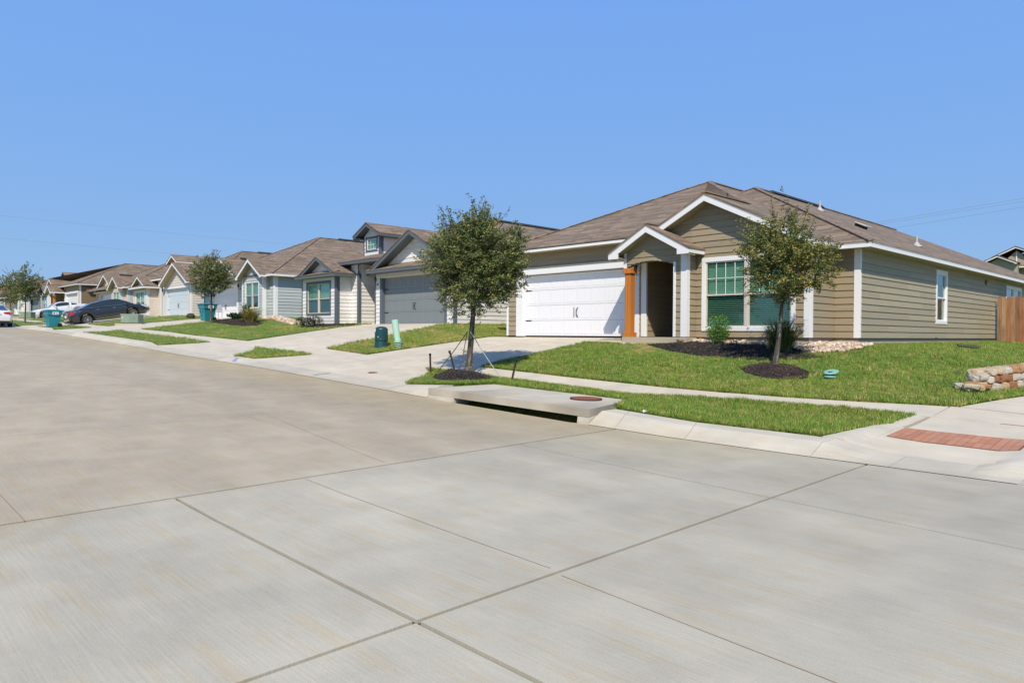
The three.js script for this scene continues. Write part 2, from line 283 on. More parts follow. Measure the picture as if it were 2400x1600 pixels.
function roadTint(x, z) {
  const w = sstep(-6.4, -7.6, x);                      // the older, browner street beyond the wide joint
  let r = lerp(1.06, .98, w), g = lerp(1.075, .93, w), b = lerp(1.10, .885, w);
  const m = 1 + .20 * mot(x, z, .30, 0) + .12 * mot(x, z, 1.1, 2) + .10 * mot(x * .35, z * 1.6, .9, 1);
  const tan = sstep(2.6, .2, Math.abs(z + 9)) * sstep(-2, -7, x) * (.55 + .9 * (mot(x, z, .6, 3) + .35));           // silt by the gutter
  const lane = (sstep(.9, .1, Math.abs(z + 7.1 + .5 * mot(x, z, .2, 4))) * .10 + sstep(.8, .1, Math.abs(z + 5.4)) * .07) * (x < -3 ? 1 : .5) * (.7 + 1.2 * mot(x, z, .5, 5) + .3); // tyre lanes
  const grey2 = sstep(1.5, .2, Math.abs(z + 7.6)) * sstep(-6, -2, x) * .10;                                          // worn grey band by the ramp
  const d = m * (1 - lane - grey2);
  // turning tyre smear and rusty run-off on the nearest slab, streaks along the brooming
  if (x > -7.2 && z > -4) { const q = Math.hypot((x + 7.6) * 1.0, (z + .55) * 1.35), sm = sstep(.34, .02, Math.abs(q - 1.05)) * .55 + sstep(.16, .02, Math.abs(q - 1.42)) * .5, st = sstep(.15, .36, mot(x * .25, z * 5, 1.5, 2)) * sstep(-3.2, -5.6, x) * .5 + sm * sstep(-4.6, -6.0, x); r *= 1 - .10 * st; g *= 1 - .17 * st; b *= 1 - .30 * st; }
  r *= d * (1 - .02 * tan); g *= d * (1 - .075 * tan); b *= d * (1 - .22 * tan);
  return [r, g, b];
}
{
  const road = struct('road', null, null, 'concrete street laid in jointed slabs');
  const X = [-200, -170, -150, -135, -120, -108, -96, -84, -72, -60, -50.4, -44, -38.6, -32.6, -27, -21.6, -16.4, -11.55, -6.98, -3.21, .6, 4.4, 8.2, 12];
  
  for (let i = 0; i < X.length - 1; i++) {
    const zs = X[i] >= -7 ? [-8.98, -6.55, -2.37, 1.4, 3] : X[i] > -50 ? [-8.98, -5.02, -1.2, 3] : [-8.98, -3, 3];
    for (let j = 0; j < zs.length - 1; j++) {
      const wide = a => a === -6.98 ? .022 : a === -3.21 ? .016 : .006, gz = a => a === -2.37 ? .017 : a === -6.55 ? .009 : .004;
      // the cross joint by the kerb runs very slightly askew
      const sk = (x, z) => z === -6.55 ? z + (x + 3.2) * .085 : z;
      const a = X[i] + wide(X[i]), b = X[i + 1] - wide(X[i + 1]), z0 = zs[j], z1 = zs[j + 1];
      const poly = [[a, sk(a, z0) + gz(z0)], [b, sk(b, z0) + gz(z0)], [b, sk(b, z1) - gz(z1)], [a, sk(a, z1) - gz(z1)]];
      part('slab', drape(poly, 0, X[i] > -7.5 ? .1 : X[i] > -18 ? .16 : X[i] > -52 ? .7 : 2.2, .1, roadTint), M.road, road);
    }
  }
  // side street running past the corner house, and the street's continuation towards the viewer's right
  for (let z = -60; z < -14; z += 5) part('slab', drape([[2.0, z + .006], [10.5, z + .006], [10.5, z + 4.994], [2.0, z + 4.994]], 0, 1.2, .1, roadTint, (x, zz) => Gh(2.2, zz) + EYE - .06), M.road, road);
  part('slab', drape([[-3.0, -9.01], [12, -9.01], [12, -14.98], [1.72, -14.98], [1.55, -12.6], [.75, -11.0], [-.4, -9.85], [-1.9, -9.22]], -.002, .4, .1, roadTint), M.road, road);
  for (const [a, b, c, d, wd] of [[-6.9, -3.66, -3.3, -3.55, .013], [-3.15, -3.5, .5, -3.2, .015], [-11.9, -5.42, -7.1, -4.77, .008]]) part('crack_filler', drape([[a, b - wd * .5], [(a + c) / 2, (b + d) / 2 - wd], [c, d - wd * .5], [c, d + wd * .5], [(a + c) / 2, (b + d) / 2], [a, b + wd * .5]], .004, .15, 0), mat([.50, .43, .32], .95, { map: concMap }), road);
  const jf = []; for (const [x0, x1, c] of [[-52, 12, .5], [-200, -52, 2]]) jf.push(drape(rect(x0, x1, -9, 3), -.022, c, 0));
  part('joint_filler', merge(jf), M.joint, road);
}
// kerb and gutter strip in lengths
{
  const kerb = struct('kerb', null, null, 'concrete kerb and gutter along the street');
  const prof = [0, .06, .16, .27, .36, .48, .60, .72];
  const kt = (x, z) => { const k = 1 + .2 * mot(x, z, .8, 1) + .12 * mot(x, z, 3, 2), s = sstep(.25, .0, -9 - z) * (x < -5 ? .16 : .06), dr = interp(x, CX, CY) < .5 ? .90 : 1; return [k * dr * (1 - s * .3), k * dr * (1 - s * .6), k * dr * (1 - s)]; };
  const runs = []; let x = -140; while (x < -14.2) { const n = Math.min(-14.2, x + (x < -60 ? 6 : 3.05)); runs.push([x, n]); x = n; }
  runs.push([-14.2, -11.9], [-7.55, -7.02], [-7.02, -5.75], [-5.75, -3.9], [-3.9, -3.0], [-3.0, -1.72]);
  for (const [a, b] of runs) {
    const P = [], U = [], C = [], n = Math.max(2, Math.ceil((b - a) / .3)), g = .004;
    // joints near the inlet bend with the flow line
    const bend = (xx, d) => xx === -7.02 || xx === -5.75 ? -.42 * d * d * 1.1 : 0;
    const at = (i, d) => { const xa = a + g + bend(a, d), xb = b - g + bend(b, d), xx = lerp(xa, xb, i / n); return [xx, G(xx, -9 - d) + .003, -9 - d]; };
    const put = v => { P.push(...v); U.push(v[0], v[2]); C.push(...kt(v[0], v[2])); };
    for (let i = 0; i < n; i++) for (let j = 0; j < prof.length - 1; j++) { const A = at(i, prof[j]), B = at(i + 1, prof[j]), D = at(i + 1, prof[j + 1]), E = at(i, prof[j + 1]); [A, B, D, A, D, E].forEach(put); }
    for (let i = 0; i < n; i++) { const A = at(i, .72), B = at(i + 1, .72), lo = v => [v[0], v[1] - .12, v[2]]; [A, B, lo(B), A, lo(B), lo(A)].forEach(put); }
    for (const i of [0, n]) for (let j = 0; j < prof.length - 1; j++) { const A = at(i, prof[j]), B = at(i, prof[j + 1]), lo = v => [v[0], v[1] - .12, v[2]]; [A, B, lo(B), A, lo(B), lo(A)].forEach(put); }
    const q = new THREE.BufferGeometry(); q.setAttribute('position', new THREE.Float32BufferAttribute(P, 3)); q.setAttribute('uv', new THREE.Float32BufferAttribute(U, 2)); q.setAttribute('color', new THREE.Float32BufferAttribute(C, 3)); q.computeVertexNormals();
    part('kerb_segment', q, M.curb, kerb);
  }
  // the return that runs back beside the ramp, then the kerb past it round the corner
  part('kerb_segment', drape([[-4.05, -9.72], [-3.62, -9.72], [-3.60, -11.0], [-3.50, -12.2], [-3.68, -12.26], [-3.93, -11.0]], .012, .15, .12, kt, (x, z) => lerp(G(-3.3, z) + .0, G(-4.2, z), sstep(-3.55, -3.85, x))), M.curb, kerb);
  const far = []; for (let k = 0; k < 14; k++) { const a0 = .255 + k * .098, a1 = a0 + .094, f = (a, r) => [-3.2 + r * Math.sin(a), -14.1 + r * Math.cos(a)]; part('kerb_segment', drape([f(a0, 4.98), f(a1, 4.98), f(a1, 4.3), f(a0, 4.3)], .004, .12, .12, kt), M.curb, kerb); }
}
const walkTint = (x, z) => { const k = 1 + .16 * mot(x, z, .5, 2) + .12 * mot(x, z, 1.7, 4); const t = .05 * (mot(x, z, .9, 1) + .2); return [k, k * (1 - t), k * (1 - 2 * t)]; };
const nearEdge = x => interp(x, [-8.6, -7.2, -6, -4.9, -3.68], [-11.68, -12.0, -12.14, -12.24, -12.28]), farEdge = x => interp(x, [-10.2, -8.2, -6.8, -5.4, -4.1, -3.3], [-12.5, -12.5, -12.58, -12.74, -12.98, -13.22]);
{
  const w = struct('sidewalk', null, null, 'pale concrete pavement in front of the houses');
  let x = -140; const cuts = [];
  while (x < -9) { cuts.push(x); x += x < -50 ? 6 : 1.52 * 3; } cuts.push(-8.5, -3.45);
  for (let i = 0; i < cuts.length - 1; i++) { const a = cuts[i] + .006, b = cuts[i + 1] - .006, m = [.25, .5, .75].map(t => lerp(a, b, t)); part('slab', drape([[a, farEdge(a)], ...m.map(q => [q, farEdge(q)]), [b, farEdge(b)], [b, nearEdge(b)], ...m.reverse().map(q => [q, nearEdge(q)]), [a, nearEdge(a)]], 0, a > -30 ? .5 : 1.5, .1, walkTint), M.walk, w); }
  // the landing, the ramp with its brick strip and the walk along the side street
  const L = [[[-3.43, -13.21], [-3.27, -13.21], [-1.3, -13.1], [-1.3, -12.3], [-3.45, -12.28]], [[-3.45, -12.27], [-1.3, -12.29], [-1.3, -11.36], [-3.5, -11.36]], [[-3.59, -11.35], [-1.3, -11.35], [-1.14, -10.35], [-1.55, -10.13], [-1.93, -9.99], [-2.0, -9.73], [-3.60, -9.73]]];
  part('slab', drape(L[0], 0, .4, .1, walkTint), M.walk, w); part('slab', drape(L[1], 0, .4, .1, walkTint), M.walk, w);
  part('ramp_slab', drape(L[2], 0, .3, .1, (x, z) => { const t = walkTint(x, z), s = 1 - .13 * sstep(.5, 0, Math.hypot((x + 3.3) * 1.0, (z + 9.9) * 2)); return t.map(k => k * s * 1.04); }), M.walk, w);
  const wl = z => interp(z, [-14.8, -13.25], [-2.74, -3.32]);
  for (const [za, zb] of [[-13.86, -13.24], [-14.8, -13.87], [-16.6, -14.81], [-18.9, -16.61], [-21.2, -18.91], [-23.5, -21.21], [-25.8, -23.51], [-28.1, -25.81], [-30.4, -28.11], [-32.7, -30.41]]) part('slab', drape([[wl(za), za + .006], [-1.35, za + .006], [-1.35, zb - .006], [wl(zb), zb - .006]], 0, .4, .1, walkTint), M.walk, w);
  // apron and driveway slabs
}

// ---------------------------------------------------------------- driveways
function driveway(label, apron, xa, xb, zs, mid) {
  const d = thing('driveway', label, 'driveway', [0, 0, 0], 0, 'house driveways'); d.userData.kind = 'structure';
  part('apron', drape(apron, .0, .35, .12, walkTint), M.walk, d);
  const xs = mid ? [xa, mid, xb] : [xa, xb];
  for (let i = 0; i < xs.length - 1; i++) for (let j = 0; j < zs.length - 1; j++) {
    const e0 = xs[i] + .006, e1 = xs[i + 1] - .006, top = zs[j + 1] - .006;
    const poly = j === zs.length - 2 ? [[e0, zs[j] + .006], [e1, zs[j] + .006], [e1, farEdge(e1) - .012], [e0, farEdge(e0) - .012]] : [[e0, zs[j] + .006], [e1, zs[j] + .006], [e1, top], [e0, top]];
    part('slab', drape(poly, 0, .6, .12, walkTint), M.walk, d);
  }
  return d;
}
const d1 = driveway('wide concrete driveway of the brown corner house with white garage door', [[-13.66, -9.73], [-21.78, -9.73], [-21.55, -11.67], [-15.3, -11.67], [-14.6, -11.2], [-14.1, -10.6], [-13.95, -10.2]], -19.65, -14.22, [-18.22, -16.7, -14.6, -12.52], -16.9);
part('front_walk', drape([[-14.2, -17.3], [-11.3, -17.3], [-11.4, -17.02], [-11.75, -16.86], [-12.4, -16.78], [-14.2, -16.72]], .0, .3, .12, walkTint), M.walk, d1);
driveway('concrete driveway rising to the slate grey garage door of the white house', [[-23.35, -9.73], [-30.6, -9.73], [-30.0, -11.66], [-25.7, -11.66], [-24.6, -11.0]], -28.5, -22.3, [-18.3, -16.3, -14.4, -12.52], -25.4);
driveway('concrete driveway to the white garage door of the blue grey house', [[-42.4, -9.73], [-48.4, -9.73], [-48.1, -11.66], [-43.2, -11.66]], -48.3, -42.2, [-19.0, -15.6, -12.52]);
driveway('concrete driveway under the dark sedan', [[-53.4, -9.73], [-59.2, -9.73], [-58.6, -11.66], [-53.9, -11.66]], -58.3, -53.0, [-19.2, -15.6, -12.52]);
driveway('concrete driveway under the white coupe', [[-75.4, -9.73], [-81.5, -9.73], [-81, -11.66], [-75.8, -11.66]], -80.5, -74.0, [-19.2, -15.6, -12.52]);
driveway('furthest concrete driveway behind the white coupe', [[-84.2, -9.73], [-91, -9.73], [-90.5, -11.66], [-84.8, -11.66]], -90.5, -84.3, [-19.2, -15.6, -12.52]);

// ---------------------------------------------------------------- lawns
const strip1 = [[-13.64, -9.76], [-12.05, -9.8], [-11.89, -10.88], [-8.15, -10.96], [-7.62, -9.84], [-7.1, -9.78], [-6.1, -9.76], [-5, -9.77], [-4.1, -9.8], [-3.95, -11.0], [-3.70, -12.22], [-4.9, -12.2], [-6, -12.1], [-7.2, -11.96], [-8.6, -11.64], [-12, -11.62], [-15.3, -11.63], [-14.6, -11.2], [-14.1, -10.6], [-13.95, -10.2]];
const lawn1 = [[-14.15, -12.56], [-10.2, -12.55], [-8.2, -12.55], [-6.8, -12.63], [-5.4, -12.79], [-4.1, -13.03], [-3.35, -13.27], [-2.77, -14.82], [-2.75, -32.5], [-7.02, -32.5], [-7.02, -19.12], [-7.65, -19.12], [-7.65, -17.62], [-11.1, -17.62], [-11.3, -17.0], [-11.75, -16.82], [-12.4, -16.74], [-14.15, -16.66]];
const lawns = [
  ['strip of green grass between kerb, storm inlet and pavement at the corner', strip1, 1],
  ['sloping front lawn of the brown corner house', lawn1, 1],
  ['small wedge of grass at the kerb between two driveways', [[-21.84, -9.76], [-23.25, -9.76], [-24.6, -11.0], [-25.6, -11.62], [-21.6, -11.62]], .8],
  ['grass in the corner plot beside the ramp', [[-1.3, -11.4], [-1.1, -10.42], [-.4, -10.9], [.4, -11.75], [.9, -12.9], [1.05, -14.1], [1.05, -32], [-1.3, -32]], .5],
  ['dry sloping lawn between the brown house and the white house', [[-22.2, -12.56], [-19.75, -12.56], [-19.7, -18], [-19.55, -19], [-19.4, -36], [-22.0, -36], [-21.95, -18.2], [-22.22, -17.5]], .35],
  ['long strip of grass by the kerb before the blue grey house', [[-30.75, -9.76], [-42.2, -9.76], [-43.0, -11.6], [-30.1, -11.6]], .8],
  ['broad green lawn before the blue grey house and its tree', [[-42.1, -12.56], [-28.62, -12.56], [-28.6, -16.6], [-28.0, -17.3], [-28.3, -18.3], [-33.9, -18.3], [-34, -30], [-38.1, -30], [-38.1, -18.3], [-42.1, -18.2]], .7],
  ['patch of grass under the teal cart', [[-48.6, -9.76], [-53.2, -9.76], [-53.7, -11.62], [-48.3, -11.62]], .6],
  ['lawn with the green utility cabinet', [[-48.45, -12.56], [-52.9, -12.56], [-52.9, -19.5], [-48.45, -19.5]], .6],
  ['far strip of grass with the two street trees', [[-59.3, -9.76], [-75.2, -9.76], [-75.6, -11.62], [-58.8, -11.62]], .7],
  ['far lawn behind the dark sedan', [[-58.45, -12.56], [-73.8, -12.56], [-73.8, -19.3], [-58.45, -19.3]], .6],
];
const lawnTint = (x, z) => { const m = mot(x, z, .42, 1), n = mot(x, z, 1.3, 3), L = x > -14.3 ? 1 : x > -22.4 ? -.28 : x > -43 ? .0 : .15; const dry = clamp(.85 * m + .55 * n + (L < 0 ? .35 : 0) + .16 * sstep(.9, .1, Math.hypot(x + 5.6, z + 14.4) - .6) + .25 * sstep(1.6, .2, Math.hypot((x + 33) * .3, z + 16.5)), -.3, .6), k = 1 + .35 * n; return [k * (1 + 1.0 * Math.max(0, dry) + .25 * Math.min(0, dry)), k * (1 + .38 * Math.max(0, dry)), k * (1 + .75 * Math.max(0, dry))]; };
const lawnY = (x, z) => G(x, z) + .018 * (vn(2, x * 2.3 + 40, z * 2.3 + 40, 64) - .2);
for (const [label, poly] of lawns) { const l = struct('lawn', drape(poly, .022, poly[0][0] > -20 ? .3 : .8, .09, lawnTint, lawnY), M.lawn, label); }
{
  // mown blades, thick enough to give the turf its nap and ragged edges
  const P = []; const one = (bx0, bz, h, lean, a, w) => { const dx = Math.cos(a), dz = Math.sin(a); P.push(bx0 - dz * w, 0, bz + dx * w, bx0 + dz * w, 0, bz - dx * w, bx0 + dx * lean, h, bz + dz * lean); };
  for (let i = 0; i < 9; i++) one(rr(-.035, .035), rr(-.035, .035), rr(.028, .062), rr(.008, .04), rr(0, 6.28), rr(.0022, .0042));
  const g = new THREE.BufferGeometry(); g.setAttribute('position', new THREE.Float32BufferAttribute(P, 3)); g.computeVertexNormals();
  const spots = []; const edge = (x, z, p) => { let m = 9; for (let i = 0; i < p.length; i++) { const a = p[i], b = p[(i + 1) % p.length], dx = b[0] - a[0], dz = b[1] - a[1], t = clamp(((x - a[0]) * dx + (z - a[1]) * dz) / (dx * dx + dz * dz), 0, 1); m = Math.min(m, Math.hypot(x - a[0] - t * dx, z - a[1] - t * dz)); } return m; };
  const beds = [[[-10, -16.6], 2.6, 1.1], [[-7.1, -14.4], .75, .55], [[-13.3, -10.7], 1.05, .55]];
  for (const [, poly, dens] of lawns) {
    const xs = poly.map(p => p[0]), zs = poly.map(p => p[1]), x0 = Math.min(...xs), x1 = Math.max(...xs), z0 = Math.min(...zs), z1 = Math.max(...zs);
    const near = x0 > -20 ? 1 : x0 > -30 ? .35 : x0 > -45 ? .16 : .07; const n = Math.round((x1 - x0) * (z1 - z0) * 560 * near * (poly === strip1 ? 1.7 : poly === lawn1 ? .55 : 1));
    for (let i = 0; i < n; i++) { const x = rr(x0, x1), z = rr(z0, z1); if (!inside(x, z, poly)) continue; if (beds.some(([c, a, b]) => Math.hypot((x - c[0]) / a, (z - c[1]) / b) < 1)) continue; const far = Math.hypot(x, z); if (far > 18 && rnd() > 18 * 18 / (far * far)) continue; spots.push([x, z, 1]); }
    // taller, looser blades along every edge
    for (let k = 0; k < poly.length; k++) { const a = poly[k], b = poly[(k + 1) % poly.length], L = Math.hypot(b[0] - a[0], b[1] - a[1]), q = Math.round(L * 60 * near); for (let i = 0; i < q; i++) { const t = rnd(); spots.push([lerp(a[0], b[0], t) + rr(-.015, .03), lerp(a[1], b[1], t) + rr(-.02, .02), 1.15]); } }
  }
  const im = new THREE.InstancedMesh(g, M.blade, spots.length), o = new THREE.Object3D(), c = new THREE.Color();
  spots.forEach(([x, z, s], i) => {
    o.position.set(x, lawnY(x, z) + .02, z); o.rotation.set(0, rr(0, 6.28), 0); const k = s * rr(.7, 1.2) * (1 + .5 * sstep(.1, .35, mot(x, z, 2.2, 5))); o.scale.set(k * 1.1, k * (x < -19 ? 1.3 : 1), k * 1.1); o.updateMatrix(); im.setMatrixAt(i, o.matrix);
    const t = lawnTint(x, z), dry = rnd() < .16 + .5 * Math.max(0, t[0] / t[1] - 1), v = rr(.65, 1.35); dry ? c.setRGB(.42 * v, .345 * v, .115 * v) : c.setRGB(.16 * v * (.6 + .4 * t[0]), .265 * v, .028 * v); im.setColorAt(i, c);
  });
  im.name = 'grass'; im.castShadow = im.receiveShadow = true; im.userData = { kind: 'stuff', label: 'short mown grass blades on the lawns', category: 'grass' }; scene.add(im);
}

// ---------------------------------------------------------------- storm inlet, covers, paint
{
  const t = thing('storm_drain_inlet', 'long concrete kerb inlet with a dark slot opening and stained face', 'storm drain', [0, 0, 0]);
  const y = (x, d) => G(x, -9 - d), top = x => lerp(-1.115, -1.215, (x + 11.9) / 4.3) + EYE, xa = -11.89, xb = -7.56;
  const strip = (x0, x1, n, f, g2) => { for (let i = 0; i < n; i++) { const p = lerp(x0, x1, i / n), q = lerp(x0, x1, (i + 1) / n); f(p, q, g2); } };
  const roof = new Geo(), zf = -9.05, zb = -10.93;
  strip(xa, xb, 12, (p, q) => roof.slab([[p, top(p), zf], [q, top(q), zf], [lerp(-11.87, -8.16, (q - xa) / (xb - xa)), top(q) - .005, zb], [lerp(-11.87, -8.16, (p - xa) / (xb - xa)), top(p) - .005, zb]], .135));
  const rg = roof.build(); { const C = [], P = rg.attributes.position; for (let i = 0; i < P.count; i++) { const x = P.getX(i), z = P.getZ(i); const face = sstep(-9.2, -9.12, z), k = (1 + .25 * mot(x, z, 1.2, 2)) * (1 - .30 * face * clamp(.7 + 2.2 * mot(x * 2, z, 1.6, 4), 0, 1.3)); C.push(k, k * (1 - .02 * face), k * (1 - .04 * face)); } rg.setAttribute('color', new THREE.Float32BufferAttribute(C, 3)); }
  part('cover_slab', rg, M.curb, t);
  const white = g => { g.setAttribute('color', new THREE.Float32BufferAttribute(new Array(g.attributes.position.count * 3).fill(.95), 3)); return g; };
  const eL = new Geo().prismX([[-9.02, y(xa, 0) - .1], [-9.056, top(xa) - .133], [-9.7, top(xa) - .133], [-9.7, y(xa, 0) - .1]], xa, -11.06).build(), eR = new Geo().prismX([[-9.02, y(xb, 0) - .1], [-9.056, top(xb) - .133], [-9.7, top(xb) - .133], [-9.7, y(xb, 0) - .1]], -7.82, xb).build();
  part('end_block', white(eL), M.curb, t); part('end_block', white(eR), M.curb, t);
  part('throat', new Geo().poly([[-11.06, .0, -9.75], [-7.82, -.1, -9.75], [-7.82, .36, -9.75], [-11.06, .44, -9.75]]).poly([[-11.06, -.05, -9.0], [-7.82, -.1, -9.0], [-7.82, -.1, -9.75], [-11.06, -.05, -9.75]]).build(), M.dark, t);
  part('lip', white(new Geo().prismX([[-8.985, y(-11, 0) + .003], [-9.05, y(-11, 0) - .02], [-9.05, y(-11, 0) - .2], [-8.985, y(-11, 0) - .2]], -11.9, -11.02).build()), M.curb, t);
  const lip = new Geo(); strip(-11.03, -7.85, 8, (p, q) => lip.poly([[p, y(p, 0) + .004, -8.95], [q, y(q, 0) + .004, -8.95], [q, y(q, 0) - .025, -9.1], [p, y(p, 0) - .025, -9.1]])); part('apron_lip', white(lip.build()), M.curb, t);
  // rusty round cover let into the slab
  const cover = thing('manhole_cover', 'round rusty orange iron cover set in the inlet slab', 'manhole cover', [-8.66, top(-8.66) + .006, -10.26]);
  const rim = lathe([[.285, -.02], [.30, -.02], [.30, .008], [.285, .010]], 36), disc = lathe([[0, .006], [.20, .006], [.205, .009], [.265, .009], [.272, .004], [.28, -.01]], 36);
  part('rim', rim, M.stake, cover); part('lid', disc, M.rust, cover); cover.rotation.z = -.026; cover.rotation.x = -.003;
  const cap = thing('valve_cover', 'small round rusty valve cover in the driveway apron of the corner house', 'valve cover', [-16.05, G(-16.05, -10.42) + .004, -10.42]);
  part('lid', lathe([[0, .005], [.10, .005], [.115, 0]], 20), M.stake, cap); part('ring', lathe([[.117, 0], [.14, .002], [.15, -.01]], 20), M.rust, cap); cap.rotation.z = -.035;
  solo('paint_mark', 'faded green utility paint mark on the gutter of the near driveway', 'paint mark', drape([[-17.05, -9.22], [-16.95, -9.62], [-16.83, -9.62], [-16.93, -9.2]], .008, .2, 0), mat([.22, .42, .32], .9, { map: concMap }));
  solo('paint_mark', 'faded blue utility paint mark at the gutter by the small grass wedge', 'paint mark', drape([[-21.9, -9.1], [-22.4, -9.45], [-22.25, -9.5], [-21.72, -9.15]], .008, .2, 0), mat([.30, .36, .52], .9, { map: concMap }));
  solo('paint_mark', 'thin red paint line on the pavement landing above the ramp', 'paint mark', drape([[-2.56, -12.27], [-1.4, -12.24], [-1.4, -12.20], [-2.56, -12.25]], .008, .3, 0), mat([.55, .22, .18], .9, { map: concMap }));
  const tp = thing('tactile_paving', 'strip of red brick pavers across the kerb ramp', 'tactile paving', [0, 0, 0]);
  const bm = [[.50, .235, .135], [.53, .255, .15], [.46, .21, .125], [.51, .25, .16]].map(c => mat(c, .9, { map: concMap })); let k = 0;
  for (let i = 0; i < 15; i++) for (let j = 0; j < 3; j++) { const x0 = -3.52 + i * .1, z0 = -10.58 - j * .24 - (i % 2 ? .0 : .0); const g = drape(rect(x0 + .004, x0 + .096, z0 - .235, z0 - .005), .012 + .002 * rnd(), .12, .03); part('brick', g, bm[Math.floor(rnd() * 4)], tp); }
  part('bed', drape(rect(-3.53, -2.0, -11.31, -10.57), .006, .2, .02), mat([.16, .085, .06], 1), tp);
  solo('litter', 'crumpled white scrap of paper at the edge of the grass by the kerb', 'litter', (() => { const g = new THREE.IcosahedronGeometry(.035, 2), p = g.attributes.position; for (let i = 0; i < p.count; i++) { const s = .7 + .6 * vn(1, p.getX(i) * 40 + 20, p.getY(i) * 40 + p.getZ(i) * 30 + 20, 64); p.setXYZ(i, p.getX(i) * s * 1.3, p.getY(i) * s * .7, p.getZ(i) * s); } g.computeVertexNormals(); g.translate(-7.0, G(-7.0, -9.8) + .03, -9.78); return g; })(), M.sticker);
}

// ---------------------------------------------------------------- house kit
const EXP = .176; // lap siding exposure
const clipY = (p, a, b) => clipHalf(clipHalf(p, q => q[1] - a), q => b - q[1]);
class House {
  constructor(name, label, xr, floor, z0, pal, fine, mirror = 1) {
    this.o = thing(name, label, 'house', [xr, floor + EYE, z0]); this.pal = pal; this.fine = fine; this.m = mirror; this.b = {}; this.xr = xr; this.z0 = z0;
  }
  // everything gathered under a part name becomes one mesh
  g(name, m) { const k = name + '|' + m.uuid; return (this.b[k] ||= { name, m, geo: new Geo() }).geo; }
  finish(mirror) { for (const k in this.b) { const e = this.b[k]; const q = part(e.name, e.geo.build(), e.m, this.o); if (e.name === 'siding') q.userData.kind = 'stuff'; }
    if (mirror !== undefined) { // the same plan turned round left to right
      const seen = new Set(); this.o.position.x = mirror;
      this.o.traverse(m => { if (m !== this.o) { m.position.x *= -1; m.rotation.z *= -1; } if (!m.isMesh || seen.has(m.geometry)) return; seen.add(m.geometry); if (m.geometry.index) m.geometry = m.geometry.toNonIndexed(); for (const [k, s] of [['position', 3], ['normal', 3], ['uv', 2]]) { const a = m.geometry.attributes[k]; if (!a) continue; const A = a.array; for (let i = 0; i < a.count; i += 3) for (let c = 0; c < s; c++) { const t = A[(i + 1) * s + c]; A[(i + 1) * s + c] = A[(i + 2) * s + c]; A[(i + 2) * s + c] = t; } if (k !== 'uv') for (let i = 0; i < a.count; i++) A[i * 3] *= -1; } });
    }
    return this.o; }
  // lap siding on a wall plane; axis 'z': plane z = c, u along x; axis 'x': plane x = c, u along z. s = side it faces
  siding(axis, c, s, poly, holes = [], y0 = 0, mats = this.pal.wall) {
    const yMax = Math.max(...poly.map(p => p[1])), pos = (u, y, o) => axis === 'z' ? [u, y, c + s * o] : [c + s * o, y, u];
    // the wall behind, 10 cm in
    const back = this.g('wall', this.pal.back);
    let bp = [poly]; for (const [h0, h1, g0, g1] of holes) if (g0 < 0) bp = bp.flatMap(p => [clipHalf(p, q => h0 - q[0]), clipHalf(p, q => q[0] - h1), clipY(clipHalf(clipHalf(p, q => q[0] - h0), q => h1 - q[0]), g1, 99)]).filter(p => p.length > 2);
    for (const p of bp) if (axis === 'z') back.prismZ(p, c - s * .125, c - s * .115); else back.prismX(p, c - s * .125, c - s * .115);
    for (let i = 0; y0 + i * EXP < yMax; i++) {
      const a = y0 + i * EXP, b = a + EXP; let pieces = [clipY(poly, a, b)].filter(p => p.length > 2);
      for (const [h0, h1, g0, g1] of holes) {
        const next = [];
        for (const p of pieces) {
          const us = p.map(q => q[0]); if (g0 >= b || g1 <= a || h0 >= Math.max(...us) || h1 <= Math.min(...us)) { next.push(p); continue; }
          next.push(clipHalf(p, q => h0 - q[0]), clipHalf(p, q => q[0] - h1)); const mid = clipHalf(clipHalf(p, q => q[0] - h0), q => h1 - q[0]);
          if (g0 > a) next.push(clipY(mid, a, g0)); if (g1 < b) next.push(clipY(mid, g1, b));
        }
        pieces = next.filter(p => p.length > 2 && Math.max(...p.map(q => q[0])) - Math.min(...p.map(q => q[0])) > .01);
      }
      const cut = [];
      if (this.fine > 1) for (const p of pieces) { const us = p.map(q => q[0]), lo = Math.min(...us), hi = Math.max(...us); let u = lo + (hi - lo > 4 ? rr(1, 3.4) : 99), prev = lo; while (u < hi - .5) { cut.push(clipHalf(clipHalf(p, q => q[0] - prev - (prev === lo ? 0 : .0015)), q => u - .0015 - q[0])); prev = u; u += 3.66; } cut.push(prev === lo ? p : clipHalf(p, q => q[0] - prev - .0015)); } else cut.push(...pieces);
      for (const p of cut) {
        if (p.length < 3) continue;
        const g = this.fine ? new Geo() : this.g('siding', mats[1]); if (this.fine) g.o = [this.xr + rnd() * 40, i * .37 + rnd(), this.z0 + rnd() * 40];
        const off = y => .027 - .021 * (y - a) / EXP; let A = p.map(q => pos(q[0], q[1], off(q[1]))), B = p.map(q => pos(q[0], q[1], -.01));
        const ar = p.reduce((t, q, k) => { const w = p[(k + 1) % p.length]; return t + q[0] * w[1] - w[0] * q[1]; }, 0), flip = (ar < 0) !== ((axis === 'z') !== (s > 0));
        if (flip) { A.reverse(); B.reverse(); }
        g.poly(A); for (let k = 0; k < A.length; k++) { const j = (k + 1) % A.length; g.poly([A[j], A[k], B[k], B[j]]); }
        if (this.fine) part('siding_board', g.build(), mats[Math.floor(rnd() * mats.length)], this.o);
      }
    }
  }
  trim(x0, x1, y0, y1, z0, z1, m = this.pal.trim, name = 'trim_board') { if (this.fine) part(name, rbox(x0, x1, y0, y1, z0, z1, .006, 1), m, this.o); else this.g(name, m).box(x0, x1, y0, y1, z0, z1); }
  roof(pts, t = .05, m = M.roof) { this.g('roof', m).slab(pts, t); }
